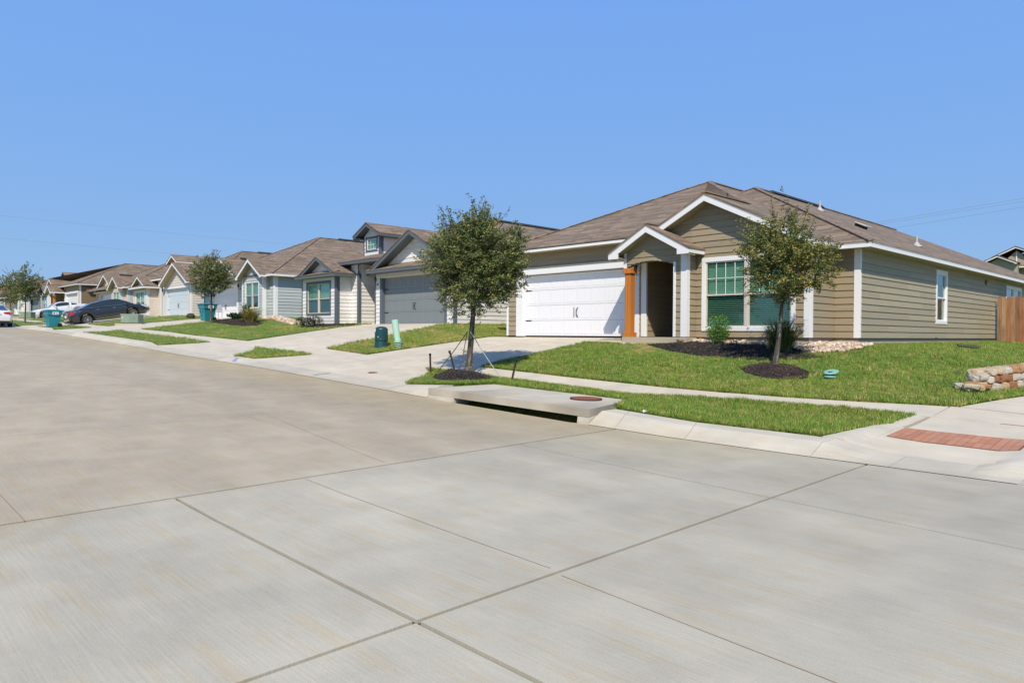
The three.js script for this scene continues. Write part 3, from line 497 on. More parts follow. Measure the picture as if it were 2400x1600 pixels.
  fascia(a, b, y0, y1, th = .022, m = this.pal.fascia) { // level board between two (x, z) points with drip edge and shingle edge on top
    const h = y1 - y0, dir = V(b[0] - a[0], 0, b[1] - a[1]).normalize(), n = V(-dir.z, 0, dir.x), q = (k, y, o) => [k[0] + n.x * o, y, k[1] + n.z * o];
    for (const [nm, mm, p, r, o] of [['fascia', m, y0, y1 - h * .22, th], ['drip_edge', this.pal.drip, y1 - h * .22, y1, th + .008]]) { const g = this.g(nm, mm); for (const [u, w] of [[-o / 2, o / 2]]) { const P = [q(a, p, u), q(b, p, u), q(b, p, w), q(a, p, w)], Q = [q(a, r, u), q(b, r, u), q(b, r, w), q(a, r, w)]; g.poly([P[3], P[2], Q[2], Q[3]]).poly([P[1], P[0], Q[0], Q[1]]).poly(Q).poly([...P].reverse()).poly([P[0], P[3], Q[3], Q[0]]).poly([P[2], P[1], Q[1], Q[2]]); } }
  }
  // gable: sloping boards on plane z with apex and ends in (x, y), soffit behind, pork chop ends
  rake(z, ax, ay, lx, ly, rx, ry, h, zw, chopL = 0, chopR = 0, m = this.pal.fascia) {
    const low = (x, y) => [x, y], P = [[lx, ly], [ax, ay], [rx, ry]], d = h * .2;
    const L = chopL ? [[lx, ly - d], [ax, ay - d], [ax, ay - h], [lx + chopL, ly + (ay - ly) * chopL / (ax - lx) - h], [lx + chopL, ly - h * .75], [lx, ly - h * .75]] : [[lx, ly - d], [ax, ay - d], [ax, ay - h], [lx, ly - h]];
    const R = chopR ? [[rx, ry - d], [rx, ry - h * .75], [rx - chopR, ry - h * .75], [rx - chopR, ry + (ay - ry) * chopR / (rx - ax) - h], [ax, ay - h], [ax, ay - d]] : [[rx, ry - d], [rx, ry - h], [ax, ay - h], [ax, ay - d]];
    this.g('fascia', m).prismZ(L, z - .03, z).prismZ(R, z - .03, z);
    this.g('drip_edge', this.pal.drip).prismZ([[lx, ly], [ax, ay], [ax, ay - d], [lx, ly - d]], z - .034, z + .006).prismZ([[ax, ay], [rx, ry], [rx, ry - d], [ax, ay - d]], z - .034, z + .006);
    const s = h * .82; this.g('soffit', this.pal.soffit).slab([[lx, ly - s, z - .03], [ax, ay - s, z - .03], [ax, ay - s, zw], [lx, ly - s, zw]], .012).slab([[ax, ay - s, z - .03], [rx, ry - s, z - .03], [rx, ry - s, zw], [ax, ay - s, zw]], .012);
  }
  soffit(x0, x1, z0, z1, y) { this.g('soffit', this.pal.soffit).box(x0, x1, y, y + .012, z0, z1); }
  // window: axis and plane as for siding; u range, y range, number of units side by side, grid = [columns, rows] of bars
  window(axis, c, s, u0, u1, y0, y1, opt = {}) {
    const { units = 1, trimW = .11, trim = this.pal.trim, grid, blindTo = y0, double = true, frame = M.vinyl } = opt;
    const w = new THREE.Group(); w.name = 'window'; this.o.add(w);
    const T = (a, b, p, q, o0, o1) => axis === 'z' ? [a, b, p, q, c + s * o0, c + s * o1] : [c + s * o0, c + s * o1, p, q, a, b];
    if (trimW) { const k = [[u0, u1, y1 - trimW, y1], [u0, u1, y0, y0 + trimW * .9], [u0, u0 + trimW * .92, y0 + trimW * .9, y1 - trimW], [u1 - trimW * .92, u1, y0 + trimW * .9, y1 - trimW]]; if (this.fine) k.forEach(q => part('casing', rbox(...T(...q, -.02, .036), .005, 1), trim, w)); else part('casing', merge(k.map(q => bx(...T(...q, -.02, .036)))), trim, w); }
    const a = u0 + trimW * .92, b = u1 - trimW * .92, p = y0 + trimW * .9, q = y1 - trimW, mull = .075, ym = p + (q - p) * .49, uw = (b - a - mull * (units - 1)) / units, f = [], fw = .035;
    for (let i = 0; i < units; i++) {
      const l = a + i * (uw + mull), r = l + uw; if (i) f.push(T(l - mull, l, p, q, -.03, .02));
      f.push(T(l, r, q - fw, q, -.05, .008), T(l, r, p, p + fw, -.05, .008), T(l, l + fw, p + fw, q - fw, -.05, .008), T(r - fw, r, p + fw, q - fw, -.05, .008)); if (double) f.push(T(l + fw, r - fw, ym - .022, ym + .022, -.05, .012));
      const bars = []; if (grid) { for (let k = 1; k < grid[0]; k++) { const u = lerp(l + fw, r - fw, k / grid[0]); bars.push(T(u - .008, u + .008, double ? ym + .022 : p + fw, q - fw, -.019, -.009)); } for (let k = 1; k < grid[1]; k++) { const y = lerp(double ? ym : p, q, k / grid[1]); bars.push(T(l + fw, r - fw, y - .008, y + .008, -.019, -.009)); } }
      if (bars.length) part('muntin', merge(bars.map(v => bx(...v))), M.white, w);
      if (double) { part('pane', bx(...T(l + fw, r - fw, ym + .022, q - fw, -.025, -.022)), M.glass, w); part('pane', bx(...T(l + fw, r - fw, p + fw, ym - .022, -.037, -.034)), M.glass, w); part('insect_screen', bx(...T(l + fw, r - fw, p + fw, ym - .022, -.072, -.070)), M.screen, w); } else part('pane', bx(...T(l + fw, r - fw, p + fw, q - fw, -.025, -.022)), M.glass, w);
      if (opt.blind === false) { } else if (this.fine) { const sl = new Geo(); for (let y = blindTo + fw + .02; y < q - fw; y += .05) sl.poly([0, 1, 2, 3].map(k => { const z = T(l + fw, r - fw, y + (k === 0 || k === 1 ? -.021 : .021), y, k === 0 || k === 1 ? -.083 : -.066, 0); return axis === 'z' ? [k === 0 || k === 3 ? l + fw : r - fw, z[2], z[4]] : [z[0], z[2], k === 0 || k === 3 ? l + fw : r - fw]; })); const m = part('blind', sl.build(), M.blind, w); m.userData.kind = 'stuff'; }
      else part('blind', bx(...T(l + fw, r - fw, ym - .1, q - fw, -.083, -.080)), M.blind, w);
    }
    part('frame', merge(f.map(v => bx(...v))), frame, w);
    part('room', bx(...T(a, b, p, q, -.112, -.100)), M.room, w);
    return w;
  }
  // sectional garage door with pressed panels, strap hinges and pull handles
  garage(c, u0, u1, h, m, hw = true, sgn = 1) {
    const d = new THREE.Group(); d.name = 'garage_door'; this.o.add(d); const n = 4, W = u1 - u0, sh = h / n;
    for (let i = 0; i < n; i++) {
      const a = i * sh + .004, b = (i + 1) * sh - .004, g = new Geo().box(u0, u1, a, b, c - .04, c);
      if (this.fine) { const k = 8, pw = W / k; for (let j = 0; j < k; j++) { const l = u0 + j * pw + .05, r = u0 + (j + 1) * pw - .05; for (let q = 0; q < 5; q++) { const e0 = lerp(l, r, q / 5) + .009, e1 = lerp(l, r, (q + 1) / 5) - .009; g.prismZ([[e0, a + .07], [e1, a + .07], [e1, b - .07], [e0, b - .07]], c - .001, c + .006); } } }
      part('door_section', g.build(), m, d);
    }
    if (hw) {
      const hin = (u, s, y) => new Geo().prismZ([[u, y - .022], [u + s * .27, y - .014], [u + s * .30, y], [u + s * .27, y + .014], [u, y + .022]], c, c + .014).build();
      for (const y of [sh, sh * 3]) for (const [u, s] of [[u0 + .01, 1], [u1 - .01, -1]]) part('hinge', hin(u, s, y), M.blackMetal, d);
      const mid = (u0 + u1) / 2; for (const s of [-1, 1]) part('handle', tube([[mid + s * .09, sh * 1.5 - .16, c + .01], [mid + s * .055, sh * 1.5 - .08, c + .045], [mid + s * .055, sh * 1.5 + .08, c + .045], [mid + s * .09, sh * 1.5 + .16, c + .01]], .013, .013, 10, 6), M.blackMetal, d);
    }
    part('weather_strip', bx(u0, u1, -.006, .004, c - .05, c + .012), M.black, d);
  }
  lamp(x, y, z, axis = 'z') {
    const l = new THREE.Group(); l.name = 'wall_lantern'; l.position.set(x, y, z); this.o.add(l); const d = axis === 'z' ? [0, 0, 1] : [1, 0, 0];
    part('bracket', merge([tube([[0, -.1, 0], d.map(k => k * .06).map((k, i) => i === 1 ? -.14 : k), d.map(k => k * .13).map((k, i) => i === 1 ? -.08 : k), d.map(k => k * .13).map((k, i) => i === 1 ? .0 : k)], .011, .009, 10, 6), (() => { const g = lathe([[0, .012], [.045, .012], [.055, 0]], 14); g.rotateX(axis === 'z' ? Math.PI / 2 : 0); if (axis === 'x') g.rotateZ(-Math.PI / 2); g.translate(0, -.1, 0); return g; })()]), M.blackMetal, l);
    const off = d.map(k => k * .13); part('shade', (() => { const g = lathe([[.03, -.02], [.055, .0], [.062, .13]], 6); g.translate(...off); return g; })(), M.glassDark, l);
    part('cap', (() => { const g = lathe([[.085, .12], [.05, .17], [.012, .2], [.012, .225], [0, .23]], 6); g.translate(...off); return g; })(), M.blackMetal, l);
  }
  // hip roof on a rectangle with a ridge along z
  hip(x0, x1, zf, zb, ey, ry, run, t = .05) {
    const rx = (x0 + x1) / 2, a = zf - run, b = zb + run;
    this.roof([[x0, ey, zf], [x1, ey, zf], [rx, ry, a]], t); this.roof([[x1, ey, zf], [x1, ey, zb], [rx, ry, b], [rx, ry, a]], t); this.roof([[x0, ey, zb], [x0, ey, zf], [rx, ry, a], [rx, ry, b]], t); this.roof([[x1, ey, zb], [x0, ey, zb], [rx, ry, b]], t);
    // ridge and hip caps, ridge vent
    const cap = this.g('ridge_cap', M.roof); for (const [p, q] of [[[x0, ey, zf], [rx, ry, a]], [[x1, ey, zf], [rx, ry, a]], [[rx, ry, a], [rx, ry, b]]]) cap.bar([p[0], p[1] + .012, p[2]], [q[0], q[1] + .012, q[2]], .16, .03);
    return [rx, a, b];
  }
  ridgeVent(x, y, z0, z1) { this.g('ridge_vent', M.vent).prismZ([[x - .16, y - .03], [x + .16, y - .03], [x + .04, y + .085], [x - .04, y + .085]], z0, z1); }
  pipe(x, y, z, h) { const g = new THREE.Group(); g.name = 'vent_pipe'; g.position.set(x, y, z); this.o.add(g); part('pipe', lathe([[.001, h], [.04, h], [.04, -.1]], 14), mat([.42, .42, .40], .5), g); part('flashing', lathe([[.05, .12], [.09, .05], [.2, -.06]], 14), mat([.42, .43, .42], .5), g); }
}

// ---------------------------------------------------------------- the houses
const pal = (wall, trim, back, x = {}) => ({ wall, trim, fascia: M.white, drip: M.drip, soffit: M.tan, back, ...x });
const plain = c => mat(c, .85);
function sideWalls(h, W, D, Y, holes = []) { // right side boards, the other outer walls plain
  h.siding('x', 0, 1, [[-D, 0], [-.0, 0], [0, Y], [-D, Y]], holes);
  h.g('wall', h.pal.back).box(-W, -W + .1, 0, Y, -D, -.6).box(-W, 0, 0, Y, -D, -D + .1);
}
function planA(h, o = {}) {
  const P = h.pal, olive = P.back;
  // walls
  h.siding('z', .95, 1, [[-11.97, 0], [-5.88, 0], [-5.88, 2.9], [-11.97, 2.9]], [[-11.56, -6.14, -1, 2.41]]);
  h.siding('x', -5.88, 1, [[-1.5, 0], [.93, 0], [.93, 2.4], [-1.5, 2.4]]);
  h.siding('z', -1.5, 1, [[-5.88, 0], [-3.97, 0], [-3.97, 2.4], [-5.88, 2.4]]);
  h.siding('x', -3.97, -1, [[-1.5, 0], [1.5, 0], [1.5, 2.4], [-1.5, 2.4]]);
  h.siding('z', 1.5, 1, [[-3.97, 0], [-.77, 0], [-.77, 2.5], [-3.38, 3.78], [-3.97, 3.5]], [[-3.6, -1.02, .2, 2.14]]);
  h.siding('z', 1.5, 1, [[-5.15, 2.5], [-3.97, 2.5], [-3.97, 3.5], [-5.15, 2.93]]);
  h.siding('x', -.62, 1, [[0, 0], [1.36, 0], [1.36, 2.32], [0, 2.32]]);
  h.siding('z', 0, 1, [[-.62, 0], [-.13, 0], [-.13, 2.32], [-.62, 2.32]]);
  h.siding('x', 0, 1, [[-27, 0], [-.02, 0], [-.02, 2.32], [-27, 2.32]], [[-7.33, -6.22, .5, 2.13], [-17.9, -15.28, 1.12, 2.1]], 0, SID.oliveSide);
  h.siding('x', -3.83, 1, [[1.52, 0], [1.98, 0], [1.98, 2.32], [1.52, 2.32]]);
  const arch = u => 2.03 + .14 * Math.max(0, 1 - ((u + 5.04) / .81) ** 2), holes = []; for (let i = 0; i < 10; i++) { const a = lerp(-5.86, -4.23, i / 10), b = lerp(-5.86, -4.23, (i + 1) / 10); holes.push([a, b, -1, arch((a + b) / 2)]); }
  const bk = h.pal.back, g0 = h.g; h.g = function (n, m) { return n === 'wall' ? { prismZ() { }, prismX() { } } : g0.call(this, n, m); };
  h.siding('z', 2.0, 1, [[-5.86, 0], [-3.99, 0], [-3.99, 2.5], [-4.95, 3.02], [-5.86, 2.53]], holes); delete h.g;
  const ap = []; for (let i = 0; i <= 14; i++) { const u = lerp(-5.86, -4.23, i / 14); ap.push([u, arch(u) - .012]); }
  h.g('wall', bk).prismZ([...ap, [-4.23, 0], [-3.85, 0], [-3.85, 2.4], [-4.95, 2.98], [-5.86, 2.5]], 1.84, 1.992);
  h.g('wall', bk).box(-12.04, -11.95, 0, 2.9, -8, .93).box(-12.35, -12.25, 0, 2.4, -27, -.4).box(-12.35, 0, 0, 2.4, -27, -26.9).box(-6.2, -5.9, 2.2, 3.2, -1.4, .9);
  h.g('porch_ceiling', P.soffit).box(-5.88, -3.9, 2.36, 2.38, -1.5, 1.99);
  part('front_door', rbox(-5.5, -4.55, .02, 2.05, -1.47, -1.43, .01), mat([.05, .025, .018], .5), h.o);
  h.g('foundation', M.slabConc).box(-12.3, -.03, -.75, -.02, -26.9, -.02).box(-3.85, -.65, -.7, -.02, -.1, 1.47).box(-12.0, -5.92, -.7, -.05, -.1, .90);
  part('porch_slab', rbox(-5.98, -3.80, -.5, -.018, -1.6, 2.06, .012), M.slabConc, h.o);
  // trim
  h.trim(-12.06, -11.97, 0, 2.9, .85, .985); h.trim(-11.56, -11.23, -.02, 2.15, .79, .99); h.trim(-6.47, -6.14, -.02, 2.15, .79, .99);
  h.trim(-11.60, -6.10, 2.15, 2.33, .79, 1.02); h.trim(-11.60, -6.10, 2.335, 2.40, .85, 1.00, M.cream, 'band_board');
  h.trim(-6.07, -5.875, 0, 2.88, .9, .99);
  h.trim(-.77, -.60, 0, 2.32, 1.36, 1.535); h.trim(-.135, .025, 0, 2.32, -.06, .035); h.trim(-.60, -.59, 0, 0.01, 0, .01);
  h.trim(-3.99, -3.80, 0, 2.34, 1.86, 2.035); h.trim(-4.235, -4.15, 0, 2.09, 1.85, 2.03); h.trim(-5.95, -5.845, 2.0, 2.45, 1.85, 2.03);
  const post = new THREE.Group(); post.name = 'porch_post'; h.o.add(post); const px = -5.81, pz = 1.9;
  part('shaft', rbox(px - .105, px + .105, .08, 1.9, pz - .105, pz + .105, .008), M.cedar, post); part('cap', rbox(px - .15, px + .15, 1.85, 2.0, pz - .15, pz + .15, .01), M.cedar, post); part('base', rbox(px - .15, px + .15, -.02, .12, pz - .15, pz + .15, .01), M.cedar, post);
  h.lamp(-6.2, 2.02, .97);
  // openings
  h.window('z', 1.5, 1, -3.64, -.98, .165, 2.18, { units: 2, trimW: .125, grid: [4, 2] });
  h.window('x', 0, 1, -7.36, -6.19, .45, 2.17, { trimW: .12, frame: M.white, blind: false });
  h.window('x', 0, 1, -17.94, -15.24, 1.08, 2.14, { trimW: .1, double: false, units: 2, frame: M.white, blind: false });
  h.garage(.81, -11.23, -6.47, 2.13, o.door || M.whiteDoor);
  // roofs
  h.roof([[-12.45, 3.02, 1.4], [-3.38, 3.02, 1.4], [-3.38, 3.91, -.556], [-7.03, 5.69, -4.47]]);
  h.roof([[-12.45, 3.02, 1.4], [-7.03, 5.69, -4.47], [-7.03, 5.69, -20], [-12.45, 3.02, -20]]);
  h.roof([[-3.38, 3.91, 1.9], [-.35, 2.435, 1.9], [-.35, 2.435, -.3], [-7.03, 5.69, -20], [-7.03, 5.69, -4.47], [-3.38, 3.91, -.556]]);
  h.roof([[-3.38, 3.91, 1.9], [-3.38, 3.91, -.556], [-5.2, 3.0, 1.4], [-5.2, 3.0, 1.9]]);
  const cap = h.g('ridge_cap', M.roof); cap.bar([-12.45, 3.035, 1.4], [-7.03, 5.705, -4.47], .16, .03).bar([-7.03, 5.705, -4.47], [-3.38, 3.925, -.556], .16, .03).bar([-7.03, 5.705, -4.47], [-7.03, 5.705, -20], .16, .03).bar([-3.38, 3.925, 1.9], [-3.38, 3.925, -.5], .16, .03);
  h.hip(-12.42, .4, .4, -27.4, 2.41, 5.55, 6.4); h.ridgeVent(-6.01, 5.56, -11.9, -7.3);
  h.roof([[-4.95, 3.18, 2.36], [-4.95, 3.18, .8], [-6.30, 2.44, .96], [-6.30, 2.44, 2.36]], .04); h.roof([[-4.95, 3.18, 2.36], [-3.54, 2.42, 2.36], [-3.54, 2.42, 1.53], [-4.95, 3.18, 1.0]], .04);
  cap.bar([-4.95, 3.19, 2.36], [-4.95, 3.19, 1.2], .14, .025);
  h.rake(2.345, -4.95, 3.145, -6.28, 2.41, -3.56, 2.395, .2, 2.0, .36, .36); h.rake(1.89, -3.38, 3.87, -5.1, 3.01, -.36, 2.395, .185, 1.5);
  h.fascia([-12.45, 1.385], [-5.3, 1.385], 2.885, 2.99); h.fascia([-12.45, -6], [-12.45, 1.385], 2.885, 2.99); h.fascia([.39, .4], [.39, -27.4], 2.265, 2.385); h.fascia([-.35, .39], [.4, .39], 2.265, 2.385); h.fascia([-.36, 1.9], [-.36, .4], 2.265, 2.39);
  h.fascia([-3.565, 2.33], [-3.565, 1.53], 2.27, 2.385); h.fascia([-6.275, .96], [-6.275, 2.33], 2.27, 2.395);
  h.soffit(0, .38, -27.3, .38, 2.27); h.soffit(-.62, 0, 0, .38, 2.27); h.soffit(-.62, -.35, .38, 1.87, 2.27); h.soffit(-12.45, -5.3, .95, 1.37, 2.885); h.soffit(-3.82, -3.57, 1.52, 2.32, 2.275); h.soffit(-6.27, -5.87, .97, 2.32, 2.28);
  if (h.fine) {
    h.pipe(-4.56, 4.83, -8.3, .36); h.pipe(-1.35, 3.27, -8.84, .33);
    const v = new THREE.Group(); v.name = 'roof_vent'; v.position.set(-2.13, 3.66, -5.85); v.rotation.z = -.456; h.o.add(v); part('hood', rbox(-.2, .22, .08, .12, -.26, .26, .02), mat([.45, .45, .43], .5), v); part('throat', bx(-.17, .12, -.02, .08, -.2, .2), M.vent, v);
    part('junction_box', rbox(0.02, .07, 1.98, 2.17, -12.13, -12.03, .01), P.back, h.o); part('hose_tap', tube([[.01, .0, -6.15], [.07, .0, -6.15], [.09, -.05, -6.15]], .022, .02, 6, 8), M.black, h.o);
  }
  return h.finish(o.mirror);
}
function planB(h, o = {}) {
  const P = h.pal, tr = P.trim, pent = o.pent !== false;
  sideWalls(h, 12, 27, 2.36);
  h.siding('z', 0, 1, [[-5.66, 0], [0, 0], [0, 2.3], [-5.66, 2.3]], [[-5.3, -.5, -1, 2.18]]);
  h.siding('z', 0, 1, [[-5.36, 2.3], [0, 2.3], [0, 2.6], [-2.47, 3.86], [-5.36, 2.36]]);
  h.siding('z', .3, 1, [[-11.9, 0], [-8.7, 0], [-8.7, 2.33], [-11.9, 2.33]], [[-11.47, -9.11, .5, 2.11]]);
  h.siding('z', .3, 1, [[-11.6, 2.33], [-8.25, 2.33], [-8.25, 2.5], [-9.88, 3.26], [-11.6, 2.45]]);
  h.siding('x', -8.54, 1, [[-.5, 0], [.16, 0], [.16, 2.33], [-.5, 2.33]]);
  h.siding('z', -.5, 1, [[-8.54, 0], [-7.98, 0], [-7.98, 2.95], [-8.54, 2.95]]);
  h.siding('x', -7.9, 1, [[-3.5, 0], [-.6, 0], [-.6, 2.95], [-3.5, 2.95]]); h.siding('x', -5.66, -1, [[-3.5, 0], [0, 0], [0, 2.6], [-3.5, 2.6]]);
  h.siding('z', -3.5, 1, [[-7.9, 0], [-5.66, 0], [-5.66, 2.95], [-7.9, 2.95]]);
  part('front_door', rbox(-7.2, -6.3, .02, 2.05, -3.47, -3.43, .01), tr, h.o);
  h.g('porch_ceiling', P.soffit).box(-7.9, -5.66, 2.9, 2.92, -3.5, -.1);
  h.g('foundation', M.slabConc).box(-11.98, -.03, -.75, -.01, -26.9, -.6).box(-11.85, -8.57, -.6, -.01, -.6, .27).box(-5.62, -.03, -.6, -.02, -.7, -.03);
  h.trim(-11.98, -11.9, 0, 2.33, .2, .335); h.trim(-8.72, -8.52, 0, 2.33, .16, .335); h.trim(-8.0, -7.86, 0, 2.46, -.62, -.465); h.trim(-5.70, -5.62, 0, 2.3, -.06, .035); h.trim(-.1, .03, 0, 2.3, -.08, .035);
  h.trim(-5.30, -5.14, -.02, 2.08, -.16, .03, o.jamb || tr); h.trim(-.67, -.5, -.02, 2.08, -.16, .03, o.jamb || tr); h.trim(-5.32, -.48, 2.06, 2.18, -.16, .035, o.head || M.cream);
  h.window('z', .3, 1, -11.51, -9.07, .46, 2.15, { units: 2, trimW: .12, grid: null, blindTo: 1.3 });
  h.garage(-.15, -5.15, -.66, 2.06, o.door || M.slateDoor); h.lamp(-5.45, 1.9, .03);
  const xr = .4;
  h.roof([[-2.47, 3.95, .52], [-2.47, 3.95, -6.5], [-5.42, 2.44, -3.5], [-5.42, 2.44, .52]]); h.roof([[-2.47, 3.95, .52], [xr, 2.47, .52], [xr, 2.47, -4], [-2.47, 3.95, -6.5]]);
  if (pent) { h.roof([[-5.68, 2.40, .52], [xr, 2.40, .52], [xr, 2.62, .0], [-5.55, 2.62, .0]], .03); h.fascia([-5.68, .5], [xr, .5], 2.25, 2.385); h.fascia([xr, .5], [xr, -27], 2.28, 2.41); h.fascia([-5.66, -.3], [-5.66, .5], 2.25, 2.385); h.soffit(-5.66, xr, .02, .48, 2.25); }
  h.fascia([xr, .5], [xr, -27], 2.285, 2.405); h.soffit(0, xr, -27, -.02, 2.29);
  h.rake(.5, -2.47, 3.915, -5.4, 2.41, xr, 2.44, .19, 0, pent ? 0 : .3, pent ? 0 : .3);
  h.roof([[-9.88, 3.33, .72], [-8.08, 2.46, .72], [-8.08, 2.46, -.6], [-9.88, 3.33, -2.6]], .04); h.roof([[-9.88, 3.33, .72], [-9.88, 3.33, -2.6], [-11.8, 2.42, -.6], [-11.8, 2.42, .72]], .04);
  h.roof([[-12.07, 2.46, .72], [-8.08, 2.46, .72], [-8.25, 2.62, .3], [-11.9, 2.62, .3]], .03); h.fascia([-12.05, .7], [-8.1, .7], 2.29, 2.445); h.fascia([-8.1, .7], [-8.1, -.48], 2.29, 2.445); h.fascia([-12.05, -3], [-12.05, .7], 2.29, 2.445); h.soffit(-12.05, -8.1, .3, .68, 2.29); h.soffit(-8.54, -8.1, -.45, .3, 2.29);
  h.rake(.7, -9.88, 3.30, -11.62, 2.47, -8.16, 2.47, .17, .3);
  // raised entry roof and the main hip behind it
  h.roof([[-9.4, 3.06, -.08], [-5.2, 3.06, -.08], [-5.2, 3.95, -3.6], [-9.4, 3.95, -3.6]]); h.fascia([-9.4, -.1], [-5.2, -.1], 2.885, 3.045); h.soffit(-9.3, -5.2, -.5, -.12, 2.885); h.fascia([-9.4, -1.2], [-9.4, -.1], 2.885, 3.045); h.g('wall', P.back).box(-8.6, -8.5, 2.3, 2.95, -3, -.52);
  h.hip(-12.3, .4, -.9, -27, 2.43, 5.56, 5.3);
  // dormer
  const dz = -1.7;
  h.siding('z', dz - .4, 1, [[-9.95, 3.4], [-8.56, 3.4], [-8.56, 4.45], [-9.2, 5.02], [-9.95, 4.55]], [[-9.72, -8.75, 3.8, 4.42]], 3.4); h.siding('x', -8.45, 1, [[-5.4, 3.4], [dz - .5, 3.4], [dz - .5, 4.5], [-5.4, 4.5]], [], 3.4); h.g('wall', P.back).box(-10, -9.9, 3.4, 4.5, -5.4, dz - .42);
  h.trim(-8.6, -8.42, 3.42, 4.5, dz - .55, dz - .365); h.trim(-10.0, -9.9, 3.4, 4.5, dz - .5, dz - .37); h.trim(-10.0, -8.42, 3.4, 3.55, dz - .44, dz - .362, M.white);
  h.window('z', dz - .4, 1, -9.78, -8.70, 3.74, 4.5, { trimW: .11, double: false, grid: [3, 2], frame: M.white });
  h.roof([[-9.2, 5.19, dz + .02], [-9.2, 5.19, -6.6], [-10.44, 4.58, -5.6], [-10.44, 4.58, dz + .02]], .04); h.roof([[-9.2, 5.19, dz + .02], [-7.98, 4.58, dz + .02], [-7.98, 4.58, -5.6], [-9.2, 5.19, -6.6]], .04);
  h.rake(dz, -9.2, 5.155, -10.42, 4.55, -8.0, 4.55, .17, dz - .4, .16, .16); h.fascia([-8.0, dz], [-8.0, -5.4], 4.42, 4.56); h.fascia([-10.42, -5.4], [-10.42, dz], 4.42, 4.56); h.soffit(-8.45, -8.0, -5.4, dz, 4.42); h.soffit(-10.4, -9.95, -5.4, dz, 4.42);
  if (o.vent) { const v = new THREE.Group(); v.name = 'roof_vent'; v.position.set(-3.1, 4.1, -5.2); h.o.add(v); part('hood', rbox(-.2, .2, .08, .14, -.22, .22, .02), M.vent, v); part('throat', bx(-.14, .14, -.1, .08, -.15, .15), M.vent, v); }
  h.ridgeVent(-5.95, 5.57, -13, -7.6);
  return h.finish(o.mirror);
}
function planC(h, o = {}) {
  const P = h.pal;
  sideWalls(h, 12, 27, 2.34);
  h.siding('z', .33, 1, [[-3.54, 0], [-.85, 0], [-.85, 2.55], [-1.98, 3.22], [-3.54, 2.3]], [[-3.08, -1.34, .55, 2.02]]);
  h.siding('x', -.7, 1, [[0, 0], [.2, 0], [.2, 2.32], [0, 2.32]]); h.siding('z', 0, 1, [[-.7, 0], [-.14, 0], [-.14, 2.32], [-.7, 2.32]]);
  h.siding('x', -3.54, -1, [[-2.5, 0], [.33, 0], [.33, 2.35], [-2.5, 2.35]]);
  h.siding('z', -.57, 1, [[-11.6, 0], [-5.4, 0], [-5.4, 2.4], [-11.6, 2.4]], [[-10.78, -6.24, -1, 2.25]]); h.siding('z', -.57, 1, [[-11.3, 2.4], [-5.4, 2.4], [-8.35, 3.85]]);
  h.siding('x', -5.4, 1, [[-2.5, 0], [-.6, 0], [-.6, 2.4], [-2.5, 2.4]]); h.siding('z', -2.5, 1, [[-5.4, 0], [-3.54, 0], [-3.54, 2.4], [-5.4, 2.4]]);
  part('front_door', rbox(-4.9, -4.0, .02, 2.05, -2.47, -2.43, .01), M.slate, h.o); h.g('porch_ceiling', P.soffit).box(-5.4, -3.54, 2.36, 2.38, -2.5, .3);
  h.g('foundation', M.slabConc).box(-11.95, -.03, -.75, -.01, -26.9, -.6).box(-3.5, -.73, -.6, -.01, -.6, .3).box(-.73, -.03, -.6, -.01, -.6, -.02).box(-11.5, -5.4, -.6, -.02, -.7, -.6);
  h.trim(-.87, -.67, 0, 2.34, .2, .365); h.trim(-.16, .03, 0, 2.34, -.16, .035); h.trim(-3.58, -3.46, 0, 2.34, .24, .365); h.trim(-10.78, -10.6, -.02, 2.08, -.72, -.53); h.trim(-6.42, -6.24, -.02, 2.08, -.72, -.53); h.trim(-10.8, -6.22, 2.06, 2.25, -.72, -.52); h.trim(-5.5, -5.37, 0, 2.4, -.7, -.535);
  h.window('z', .33, 1, -3.12, -1.30, .5, 2.06, { units: 2, trimW: .065, blindTo: 1.28 });
  h.garage(-.72, -10.6, -6.42, 2.06, o.door || M.whiteDoor); h.lamp(-5.9, 1.95, -.54);
  h.roof([[-1.98, 3.4, .75], [-.28, 2.38, .75], [-.28, 2.38, -.4], [-1.98, 3.4, -2.4]], .04); h.roof([[-1.98, 3.4, .75], [-1.98, 3.4, -2.4], [-3.69, 2.38, -.4], [-3.69, 2.38, .75]], .04);
  h.rake(.73, -1.98, 3.365, -3.67, 2.35, -.30, 2.35, .2, .33, .25, .2);
  h.roof([[-8.35, 3.97, -.15], [-5.48, 2.46, -.15], [-5.48, 2.46, -3], [-8.35, 3.97, -5.5]], .04); h.roof([[-8.35, 3.97, -.15], [-8.35, 3.97, -5.5], [-11.25, 2.46, -3], [-11.25, 2.46, -.15]], .04);
  h.rake(-.17, -8.35, 3.94, -11.2, 2.44, -5.5, 2.44, .19, -.57, .2, .2); h.ridgeVent(-8.35, 3.98, -3.4, -1.6);
  h.fascia([.39, .4], [.39, -27], 2.28, 2.42); h.fascia([-.29, .39], [.4, .39], 2.28, 2.42); h.fascia([-.29, .75], [-.29, .4], 2.24, 2.36); h.soffit(0, .38, -27, .38, 2.28); h.soffit(-.7, 0, 0, .38, 2.28); h.fascia([-5.5, -3], [-5.5, -.2], 2.33, 2.43);
  if (o.pent) { h.roof([[-11.4, 2.36, -.12], [-5.3, 2.36, -.12], [-5.4, 2.5, -.56], [-11.3, 2.5, -.56]], .03); h.fascia([-11.4, -.13], [-5.3, -.13], 2.22, 2.34); h.soffit(-11.4, -5.3, -.56, -.14, 2.22); }
  h.hip(-12.4, .4, .4, -27, 2.43, 5.58, 6.4); h.ridgeVent(-6, 5.59, -12, -7.5);
  h.roof([[-5.5, 2.44, .3], [-3.5, 2.44, .3], [-3.5, 2.9, -.8], [-5.5, 2.9, -.8]], .04); h.fascia([-5.5, .29], [-3.6, .29], 2.3, 2.42);
